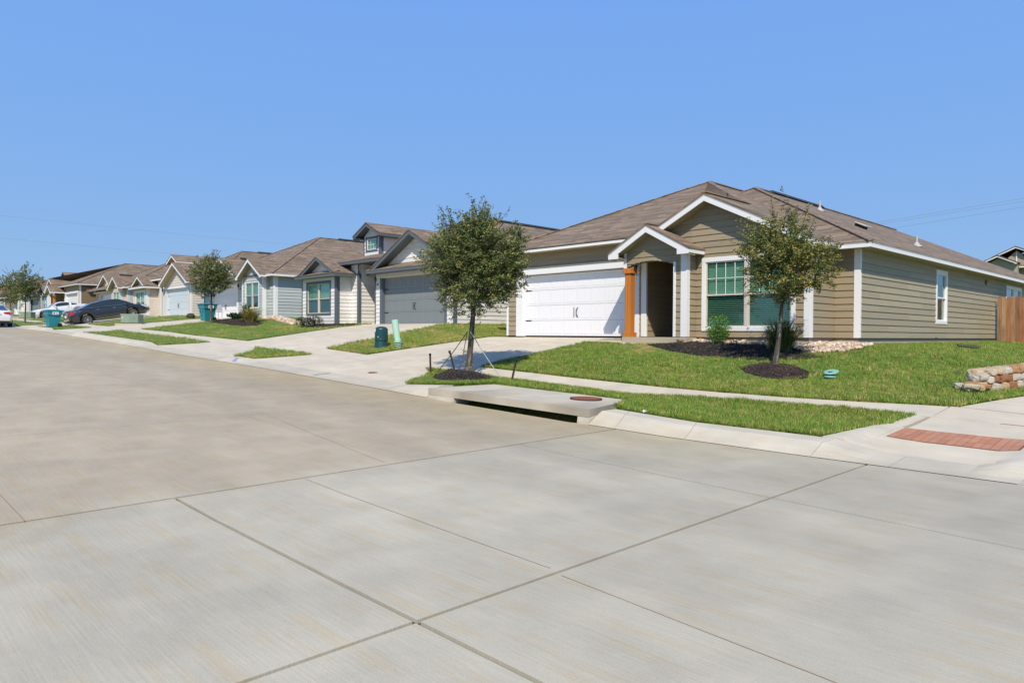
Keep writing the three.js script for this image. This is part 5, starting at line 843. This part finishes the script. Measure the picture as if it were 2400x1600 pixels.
// ---------------------------------------------------------------- utility things
{
  const p = thing('utility_pedestal', 'dark teal domed utility pedestal with a white sticker on the dry grass', 'utility pedestal', [-20.55, G(-20.55, -13.65), -13.65], .5);
  part('base', new THREE.CylinderGeometry(.215, .25, .24, 8).translate(0, .11, 0), M.teal, p); part('band', lathe([[.205, .22], [.225, .24], [.225, .29], [.21, .3]], 24), M.teal, p);
  part('shell', lathe([[.205, .27], [.222, .30], [.218, .60], [.20, .655], [.13, .70], [0, .715]], 24), M.teal, p); part('sticker', new THREE.CylinderGeometry(.224, .224, .095, 6, 1, true, 5.4, .36).translate(0, .585, 0), M.sticker, p); part('latch', rbox(-.02, .02, .33, .38, .20, .235, .006), M.strap, p);
  const q = thing('drain_post', 'leaning pale mint green plastic vent post with louvred foot', 'utility post', [-19.98, G(-19.98, -13.95), -13.95]); q.quaternion.setFromUnitVectors(V(0, 1, 0), V(-.105, 1, .09).normalize());
  part('tube', lathe([[.112, .26], [.112, .93], [.10, .955], [0, .96]], 24), M.mint, q); part('collar', lathe([[.118, .22], [.122, .26], [.122, .31], [.112, .315]], 24), M.mint, q); for (let i = 0; i < 4; i++) part('louvre', lathe([[.085, .0 + i * .062], [.128, .004 + i * .062], [.122, .032 + i * .062], [.085, .036 + i * .062]], 24), M.mint, q); part('core', new THREE.CylinderGeometry(.095, .095, .3, 16).translate(0, .12, 0), M.black, q); part('slot', rbox(-.03, .03, .285, .30, .115, .128, .002), M.black, q); part('screw', new THREE.SphereGeometry(.015, 10, 8).translate(0, .335, .115), M.black, q);
  const d = thing('irrigation_cap', 'pair of stacked round green plastic caps on the lawn', 'irrigation cap', [-5.9, G(-5.9, -14.5), -14.5]); part('upper_disc', (() => { const g = lathe([[0, .0], [.13, -.008], [.145, -.02], [.135, -.028], [0, -.03]], 24); g.rotateX(.32); g.translate(0, .15, -.04); return g; })(), mat([.20, .42, .34], .6), d); part('stem', new THREE.CylinderGeometry(.05, .07, .14, 12).translate(0, .07, -.02), M.black, d); part('lower_disc', (() => { const g = lathe([[0, .05], [.10, .045], [.115, .03], [.115, .0], [0, 0]], 24); g.translate(.02, .01, .06); return g; })(), mat([.16, .36, .33], .6), d); part('band', lathe([[.118, .0], [.12, .028]], 24).translate(.02, .0, .06), M.black, d);
  const bxp = thing('transformer_cabinet', 'pale green utility cabinet on a concrete pad on the lawn', 'utility cabinet', [-47.9, G(-47.9, -13.75), -13.75], .82);
  part('pad', rbox(-.95, .95, -.12, .07, -.55, .55, .01), M.slabConc, bxp); part('body', rbox(-.62, .62, .07, .70, -.38, .38, .03), M.box, bxp); part('lid', rbox(-.65, .65, .66, .73, -.41, .41, .03), mat([.30, .38, .31], .55), bxp); part('door', rbox(-.60, -.01, .12, .64, .375, .392, .006), M.box, bxp); part('door', rbox(.01, .60, .12, .64, .375, .392, .006), mat([.18, .245, .185], .6), bxp); part('sill', bx(-.6, .6, .075, .11, .36, .395), M.black, bxp); part('hasp', rbox(.3, .36, .4, .46, .39, .41, .004), M.black, bxp); part('warning_label', bx(-.54, -.44, .42, .56, .392, .396), mat([.55, .40, .36], .6), bxp);
  bxp.scale.setScalar(.86); const c2 = bxp.clone(); c2.name = numbered('transformer_cabinet'); c2.position.set(-74.2, G(-74.2, -12.9) + .02, -12.9); c2.scale.setScalar(.86); c2.userData = { label: 'distant mint green utility cabinet by the nose of the white coupe', category: 'utility cabinet' }; scene.add(c2);
  solo('downspout_tube', 'black corrugated drain tube lying on the side lawn', 'drain tube', (() => { const r = [], n = 26; for (let i = 0; i <= n; i++) r.push([.045 + (i % 2) * .012, i * .02]); r.unshift([0, 0]); const g = lathe(r, 12); g.rotateZ(1.45); g.rotateY(.5); g.translate(-5.35, G(-5.5, -23) + .06, -23.1); return g; })(), M.black);
  solo('pop_up_drain', 'small black drain stub in the gravel under the window', 'drain stub', lathe([[.05, -.05], [.055, .10], [.05, .12], [0, .12]], 14).translate(-9.6, G(-9.6, -17.45), -17.45), M.darkTrim);
  solo('garden_rock', 'dark boulder at the corner of the pale grey garage driveway', 'rock', (() => { const g = new THREE.IcosahedronGeometry(.28, 2); g.scale(1.2, .8, 1); g.translate(-50.6, G(-50.6, -18.2) + .14, -18.2); return g; })(), M.darkTrim);
  const sg = thing('garden_ornament', 'round blue and white garden ornament on a stake beside the sago palm', 'garden ornament', [-41.9, G(-41.9, -18.2), -18.2], .9); part('stake', new Geo().bar([0, 0, 0], [0, .5, 0], .02, .02).build(), M.strap, sg); part('disc', new THREE.CylinderGeometry(.2, .2, .03, 24).rotateX(Math.PI / 2).translate(0, .62, 0), M.sticker, sg); part('swirl', new THREE.TorusGeometry(.12, .045, 8, 20, 4.2).translate(0, .62, .02), mat([.08, .22, .36], .5), sg);
  const ch = thing('folding_chair', 'grey folding chair standing by the white garage door of the blue grey house', 'chair', [-44.6, G(-44.6, -17.6), -17.6], .7); part('seat', rbox(-.22, .22, .42, .45, -.22, .2, .01), mat([.3, .3, .33], .7), ch); part('backrest', rbox(-.22, .22, .5, .86, -.25, -.22, .01), mat([.34, .34, .37], .7), ch); for (const [a, b] of [[-.22, .2], [.22, .2], [-.22, -.24], [.22, -.24]]) part('leg', new Geo().bar([a, 0, b], [a, b < 0 ? .9 : .44, b], .025, .025).build(), M.strap, ch);
}
// wheeled carts
function cart(label, x, z, turn) {
  const t = thing('wheeled_bin', label, 'rubbish bin', [x, G(x, z), z], turn); const g = new Geo(), sec = [[.04, .24, .25, .27], [.72, .30, .33, .37], [.74, .34, .36, .40], [.96, .355, .38, .43]], rg = s => [[-s[1], s[0], s[2]], [s[1], s[0], s[2]], [s[1], s[0], -s[3]], [-s[1], s[0], -s[3]]];
  for (let i = 0; i < sec.length - 1; i++) { const a = rg(sec[i]), b = rg(sec[i + 1]); for (let k = 0; k < 4; k++) { const j = (k + 1) % 4; g.poly([a[k], a[j], b[j], b[k]]); } } g.poly([...rg(sec[0])].reverse()).poly(rg(sec[3])); part('body', g.build(), M.bin, t);
  part('lid', rbox(-.385, .385, .95, 1.03, -.47, .43, .035, 3), M.bin, t); part('lid_ridge', rbox(-.25, .25, 1.02, 1.06, -.34, .32, .018, 2), M.bin, t); part('handle', new Geo().bar([-.28, 1.0, -.53], [.28, 1.0, -.53], .035).bar([-.28, 1.0, -.53], [-.28, .93, -.4], .03).bar([.28, 1.0, -.53], [.28, .93, -.4], .03).build(), M.bin, t);
  for (const s of [-1, 1]) { const w = new THREE.Group(); w.name = 'wheel'; w.position.set(s * .29, .13, -.3); t.add(w); part('tyre', new THREE.TorusGeometry(.105, .03, 8, 20).rotateY(Math.PI / 2), M.rubber, w); part('hub', new THREE.CylinderGeometry(.09, .09, .04, 16).rotateZ(Math.PI / 2), M.blackMetal, w); }
  part('axle', new THREE.CylinderGeometry(.014, .014, .6, 8).rotateZ(Math.PI / 2).translate(0, .13, -.3), M.blackMetal, t);
  for (const [dx, y] of [[-.17, .62], [.13, .62], [-.02, .36]]) part('moulded_recess', rbox(dx - .045, dx + .045, y - .08, y + .04, .30 - (.72 - y) * .117, .338 - (.72 - y) * .117, .008), mat([.01, .07, .09], .6), t);
  part('sticker', bx(.372, .378, .76, .92, -.2, .12), M.sticker, t); const pr = new Geo(); pr.box(.378, .380, .80, .88, -.02, .08).box(.378, .380, .78, .80, -.15, -.05).box(.378, .380, .82, .84, -.16, -.06).box(.378, .380, .86, .88, -.12, -.05); part('sticker_print', pr.build(), M.print, t); part('grip_bar', new Geo().bar([-.2, .5, .305], [.2, .5, .305], .025).build(), M.bin, t); return t;
}
cart('teal wheeled bin with white sticker at the kerb behind the dark sedan', -49.9, -9.95, .12);
cart('teal wheeled bin standing behind the round oak of the blue grey house', -42.2, -16.1, .15);

// ---------------------------------------------------------------- cars
function car(name, label, x, z, turn, pitch, o) {
  const t = thing(name, label, 'car', [x, o.y ?? G(x, z), z]); t.rotation.order = 'YXZ'; t.rotation.y = turn; t.rotation.x = pitch;
  const L = o.L, paint = new THREE.MeshPhysicalMaterial({ color: new THREE.Color().setRGB(...o.c), roughness: .35, metalness: o.metal ?? .3, clearcoat: 1, clearcoatRoughness: .05 }), X = a => interp(a, o.top.map(k => k[0]), o.top.map(k => k[1])), B = a => interp(a, o.bot.map(k => k[0]), o.bot.map(k => k[1])), W = a => interp(a, o.wid.map(k => k[0]), o.wid.map(k => k[1])), R = a => interp(a, o.roof.map(k => k[0]), o.roof.map(k => k[1]));
  const wr = .335, arch = a => { let y = B(a); for (const q of o.axles) { const d = Math.abs(a - q); if (d < wr + .055) y = Math.max(y, .33 + Math.sqrt((wr + .055) ** 2 - d * d)); } return y; };
  const N = 84, P = [], ringAt = a => { const w = W(a), y0 = arch(a), y1 = X(a), m = lerp(y0, y1, .45); return [[-w * .93, y0], [-w, Math.max(m, y0 + .01)], [-w * .985, lerp(m, y1, .55)], [-w * .90, y1 - .035], [-w * .80, y1], [-w * .4, y1 + .018], [w * .4, y1 + .018], [w * .80, y1], [w * .90, y1 - .035], [w * .985, lerp(m, y1, .55)], [w, Math.max(m, y0 + .01)], [w * .93, y0]]; };
  const V3 = [], I = [], n = 12; for (let i = 0; i <= N; i++) { const a = L * i / N; for (const [px, py] of ringAt(a)) V3.push(px, py, a - L / 2); } for (let i = 0; i < N; i++) for (let j = 0; j < n; j++) { const k = (j + 1) % n, a = i * n + j, b = i * n + k, c = a + n, d = b + n; I.push(a, b, c, b, d, c); }
  for (const [o0, f] of [[0, 1], [N * n, 0]]) for (let j = 1; j < n - 1; j++) f ? I.push(o0, o0 + j + 1, o0 + j) : I.push(o0, o0 + j, o0 + j + 1);
  const bg = new THREE.BufferGeometry(); bg.setAttribute('position', new THREE.Float32BufferAttribute(V3, 3)); bg.setIndex(I); bg.computeVertexNormals(); part('body', bg, paint, t);
  // cabin
  const [c0, c1] = [o.roof[0][0], o.roof[o.roof.length - 1][0]], M2 = 44, bw = a => W(a) * .90, rw = a => lerp(bw(a), o.rw, clamp((R(a) - X(a)) / .42, 0, 1) ** .8), G3 = [], I2 = [], m2 = 9;
  for (let i = 0; i <= M2; i++) { const a = lerp(c0, c1, i / M2), y0 = X(a) - .02, y1 = Math.max(R(a), y0 + .001), b = bw(a), r = rw(a); for (const [px, py] of [[-b, y0], [-lerp(b, r, .55), lerp(y0, y1, .55)], [-r, y1 - .05 * clamp((y1 - y0) / .3, 0, 1)], [-r * .86, y1 - .01], [0, y1 + .012], [r * .86, y1 - .01], [r, y1 - .05 * clamp((y1 - y0) / .3, 0, 1)], [lerp(b, r, .55), lerp(y0, y1, .55)], [b, y0]]) G3.push(px, py, a - L / 2); }
  for (let i = 0; i < M2; i++) for (let j = 0; j < m2 - 1; j++) { const a = i * m2 + j, b = a + 1, c = a + m2, d = b + m2; I2.push(a, b, c, b, d, c); }
  const cg = new THREE.BufferGeometry(); cg.setAttribute('position', new THREE.Float32BufferAttribute(G3, 3)); cg.setIndex(I2); cg.computeVertexNormals(); part('roof', cg, paint, t);
  const side = (a0, a1, s) => { const g = new Geo(); const pt = (a, v) => { const y0 = X(a) + .03, y1 = R(a) - .075, y = lerp(y0, Math.max(y1, y0), v), f = clamp((y - X(a) + .02) / (R(a) - X(a) + .02), 0, 1), q = f < .55 ? lerp(bw(a), lerp(bw(a), rw(a), .55), f / .55) : lerp(lerp(bw(a), rw(a), .55), rw(a), (f - .55) / .45); return [s * (q + .007), y, a - L / 2]; }; for (let i = 0; i < 10; i++) { const a = lerp(a0, a1, i / 10), b = lerp(a0, a1, (i + 1) / 10); g.poly([pt(a, 0), pt(b, 0), pt(b, .5), pt(a, .5)]).poly([pt(a, .5), pt(b, .5), pt(b, 1), pt(a, 1)]); } return g.build(); };
  for (const s of [-1, 1]) for (const [a, b] of o.win) part('side_window', side(a, b, s), M.glassDark, t);
  const scr = (a0, a1) => { const g = new Geo(); for (let i = 0; i < 8; i++) { const a = lerp(a0, a1, i / 8), b = lerp(a0, a1, (i + 1) / 8), f = (q, k) => [k * rw(q) * .84, R(q) + .010 + .010 * (1 - k * k), q - L / 2]; for (const [k0, k1] of [[-1, -.5], [-.5, 0], [0, .5], [.5, 1]]) g.poly([f(a, k0), f(a, k1), f(b, k1), f(b, k0)]); } return g.build(); };
  part('rear_window', scr(...o.rear), M.glassDark, t); part('windscreen', scr(...o.front), M.glassDark, t);
  const tg = lathe([[.23, -.105], [.30, -.11], [.33, -.08], [.335, 0], [.33, .08], [.30, .11], [.23, .105]], 28).rotateZ(Math.PI / 2), rimM = mat([.62, .62, .62], .3, { metalness: .75 });
  for (const q of o.axles) for (const s of [-1, 1]) { const w = new THREE.Group(); w.name = 'wheel'; w.position.set(s * (W(q) - .115), .335, q - L / 2); t.add(w); part('tyre', tg, M.rubber, w); const sp = new Geo(); for (let i = 0; i < 10; i++) { const a = i * Math.PI / 5; sp.bar([s * .098, Math.cos(a) * .05, Math.sin(a) * .05], [s * .088, Math.cos(a) * .225, Math.sin(a) * .225], .04, .02); } const rg = merge([sp.build(), new THREE.TorusGeometry(.228, .016, 8, 28).rotateY(Math.PI / 2).translate(s * .09, 0, 0), new THREE.CylinderGeometry(.055, .06, .03, 14).rotateZ(Math.PI / 2).translate(s * .1, 0, 0)]); part('rim', rg, rimM, w); part('brake_disc', new THREE.CylinderGeometry(.22, .22, .02, 20).rotateZ(Math.PI / 2).translate(s * .03, 0, 0), M.black, w); }
  part('underbody', bx(-W(L / 2) * .8, W(L / 2) * .8, .2, .4, -L / 2 + .4, L / 2 - .4), M.black, t);
  const red = new THREE.MeshPhysicalMaterial({ color: new THREE.Color().setRGB(.42, .012, .012), roughness: .15, clearcoat: 1 }), lens = new THREE.MeshPhysicalMaterial({ color: new THREE.Color().setRGB(.7, .72, .72), roughness: .1, clearcoat: 1 }), chrome = mat([.7, .7, .7], .15, { metalness: .9 });
  const tail = o.tail || [.02, .34, .72, .98]; for (const s of [-1, 1]) {
    const g = new Geo(); for (let i = 0; i < 6; i++) { const a = lerp(tail[0], tail[1], i / 6), b = lerp(tail[0], tail[1], (i + 1) / 6), yl = q => lerp(tail[2], tail[2] + .12, (q - tail[0]) / (tail[1] - tail[0])), yh = q => Math.min(tail[3], X(q) - .03), xw = q => s * (W(q) * .99 + .006); g.poly([[xw(a), yl(a), a - L / 2], [xw(b), yl(b), b - L / 2], [xw(b) * .985, yh(b), b - L / 2], [xw(a) * .985, yh(a), a - L / 2]]); } g.poly([[s * W(tail[0]) * 1.0, tail[2] + .02, tail[0] - L / 2 - .02], [s * W(tail[0]) * .45, tail[2] + .1, -L / 2 - .012], [s * W(tail[0]) * .45, tail[3] - .08, -L / 2 - .012], [s * W(tail[0]) * .98, tail[3] - .04, tail[0] - L / 2 - .02]]); part('tail_lamp', g.build(), red, t);
    const hg = new Geo(), h0 = L - .62, h1 = L - .12; for (let i = 0; i < 6; i++) { const a = lerp(h0, h1, i / 6), b = lerp(h0, h1, (i + 1) / 6), yh = q => X(q) - .05, yl = q => X(q) - .05 - lerp(.05, .16, (q - h0) / (h1 - h0)), xw = q => s * (W(q) * .985 + .008); hg.poly([[xw(a), yl(a), a - L / 2], [xw(b), yl(b), b - L / 2], [xw(b) * .97, yh(b), b - L / 2], [xw(a) * .97, yh(a), a - L / 2]]); } part('headlamp', hg.build(), lens, t);
    part('wing_mirror', rbox(s * (W(o.mir) + .0), s * (W(o.mir) + .17), X(o.mir) + .02, X(o.mir) + .15, o.mir - L / 2 - .06, o.mir - L / 2 + .06, .03), paint, t);
    for (const hnd of o.handles) part('door_handle', rbox(s * (W(hnd) * .985), s * (W(hnd) * .985 + .03), X(hnd) - .13, X(hnd) - .10, hnd - L / 2 - .1, hnd - L / 2 + .1, .01), chrome, t);
    if (o.strip) part('sill_trim', new Geo().bar([s * (W(2) + .004), .31, o.axles[0] + .5 - L / 2], [s * (W(3) + .004), .31, o.axles[1] - .5 - L / 2], .016, .03).build(), chrome, t);
    if (o.strip) part('window_trim', new Geo().bar([s * (bw(1.0) + .012), X(1.0) + .02, 1.0 - L / 2], [s * (bw(3.5) + .012), X(3.5) + .022, 3.5 - L / 2], .014, .02).build(), chrome, t);
    for (const dl of o.doors || []) part('door_seam', new Geo().bar([s * (W(dl) * .99 + .002), .36, dl - L / 2], [s * (W(dl) * .985 + .003), X(dl) - .04, dl - L / 2 - .02], .008, .008).build(), M.black, t);
  }
  part('number_plate', bx(-.16, .16, o.plate ?? .62, (o.plate ?? .62) + .16, -L / 2 - .03, -L / 2 - .005), M.sticker, t); part('bumper_lower', rbox(-W(.1) * .9, W(.1) * .9, .24, .36, -L / 2 + .0, -L / 2 + .2, .04), M.black, t); part('grille', rbox(-.42, .42, .42, .66, L / 2 - .09, L / 2 - .01, .02), M.black, t);
  return t;
}
const sedanShape = { L: 5.1, top: [[0, .74], [.04, .93], [.16, 1.05], [.85, 1.08], [2, 1.02], [3.75, .99], [4.5, .90], [4.9, .76], [5.1, .56]], bot: [[0, .42], [.3, .30], [.8, .24], [4.5, .22], [4.9, .27], [5.1, .40]], wid: [[0, .70], [.12, .83], [.5, .91], [1.2, .945], [4, .945], [4.6, .89], [4.95, .76], [5.1, .58]], roof: [[.55, 1.05], [.95, 1.16], [1.5, 1.36], [2.1, 1.475], [2.7, 1.495], [3.15, 1.44], [3.6, 1.24], [4.05, .98]], rw: .60, axles: [1.02, 3.86], win: [[1.18, 1.95], [2.03, 2.85], [2.93, 3.68]], rear: [.72, 1.75], front: [3.12, 3.92], mir: 3.5, handles: [1.75, 2.75], doors: [1.55, 2.48, 3.52] };
car('dark_sedan', 'dark grey sedan with silver rims and red tail lamp in a driveway', -54.95, -14.35, Math.PI, -.185, { ...sedanShape, c: [.035, .043, .058], strip: true, metal: .5, y: G(-54.95, -14.35) - .02 });
car('white_coupe', 'white sports coupe facing the street behind the teal bin', -76.9, -15.9, 0, .14, { L: 4.78, c: [.72, .73, .75], metal: .1, top: [[0, .7], [.05, .92], [.2, 1.0], [1, 1.0], [2.6, .96], [3.1, .95], [4.2, .86], [4.6, .74], [4.78, .5]], bot: [[0, .4], [.4, .28], [1, .22], [4.3, .2], [4.6, .22], [4.78, .34]], wid: [[0, .72], [.2, .86], [1, .94], [3.8, .93], [4.4, .86], [4.78, .62]], roof: [[.5, 1.0], [1.1, 1.2], [1.7, 1.36], [2.2, 1.40], [2.6, 1.34], [3.2, .97]], rw: .58, axles: [.98, 3.7], win: [[1.0, 1.45], [1.62, 2.9]], rear: [.65, 1.6], front: [2.55, 3.12], mir: 2.8, handles: [1.75], doors: [1.5, 2.9] });
car('white_saloon', 'white saloon parked at the left edge seen from behind', -57.1 - 2.4, -8.28, -Math.PI / 2, -.03, { ...sedanShape, L: 5.1, c: [.78, .78, .79], metal: .05, y: G(-57.2, -8.6) + .10, plate: .80, tail: [.02, .42, .80, 1.05] });

// ---------------------------------------------------------------- overhead lines, far off
{
  const m = mat([.30, .34, .40], .8), mk = (l, a, b, sag, r = .028) => { const p = []; for (let i = 0; i <= 16; i++) { const t = i / 16; p.push([lerp(a[0], b[0], t), lerp(a[1], b[1], t) + EYE - sag * 4 * t * (1 - t), lerp(a[2], b[2], t)]); } solo('power_line', l, 'power line', tube(p, r, r, 48, 5), m, 'power lines'); };
  mk('topmost of the three faint power lines above the right end of the roof', [-110, 18.6, -150], [60, 30.0, -150], 0); mk('middle one of the three faint power lines above the right end of the roof', [-110, 18.5, -150], [60, 29.0, -150], 0); mk('lowest of the three faint power lines above the right end of the roof', [-110, 16.7, -150], [60, 28.9, -150], 0);
  mk('upper faint power line above the left row of houses', [-250, 33.7, 10], [-250, 33.3, -180], .6, .03); mk('lower faint power line above the left row of houses', [-250, 27.8, 10], [-250, 25.6, -150], .5, .03);
}
shadows(scene);
renderer.render(scene, camera);
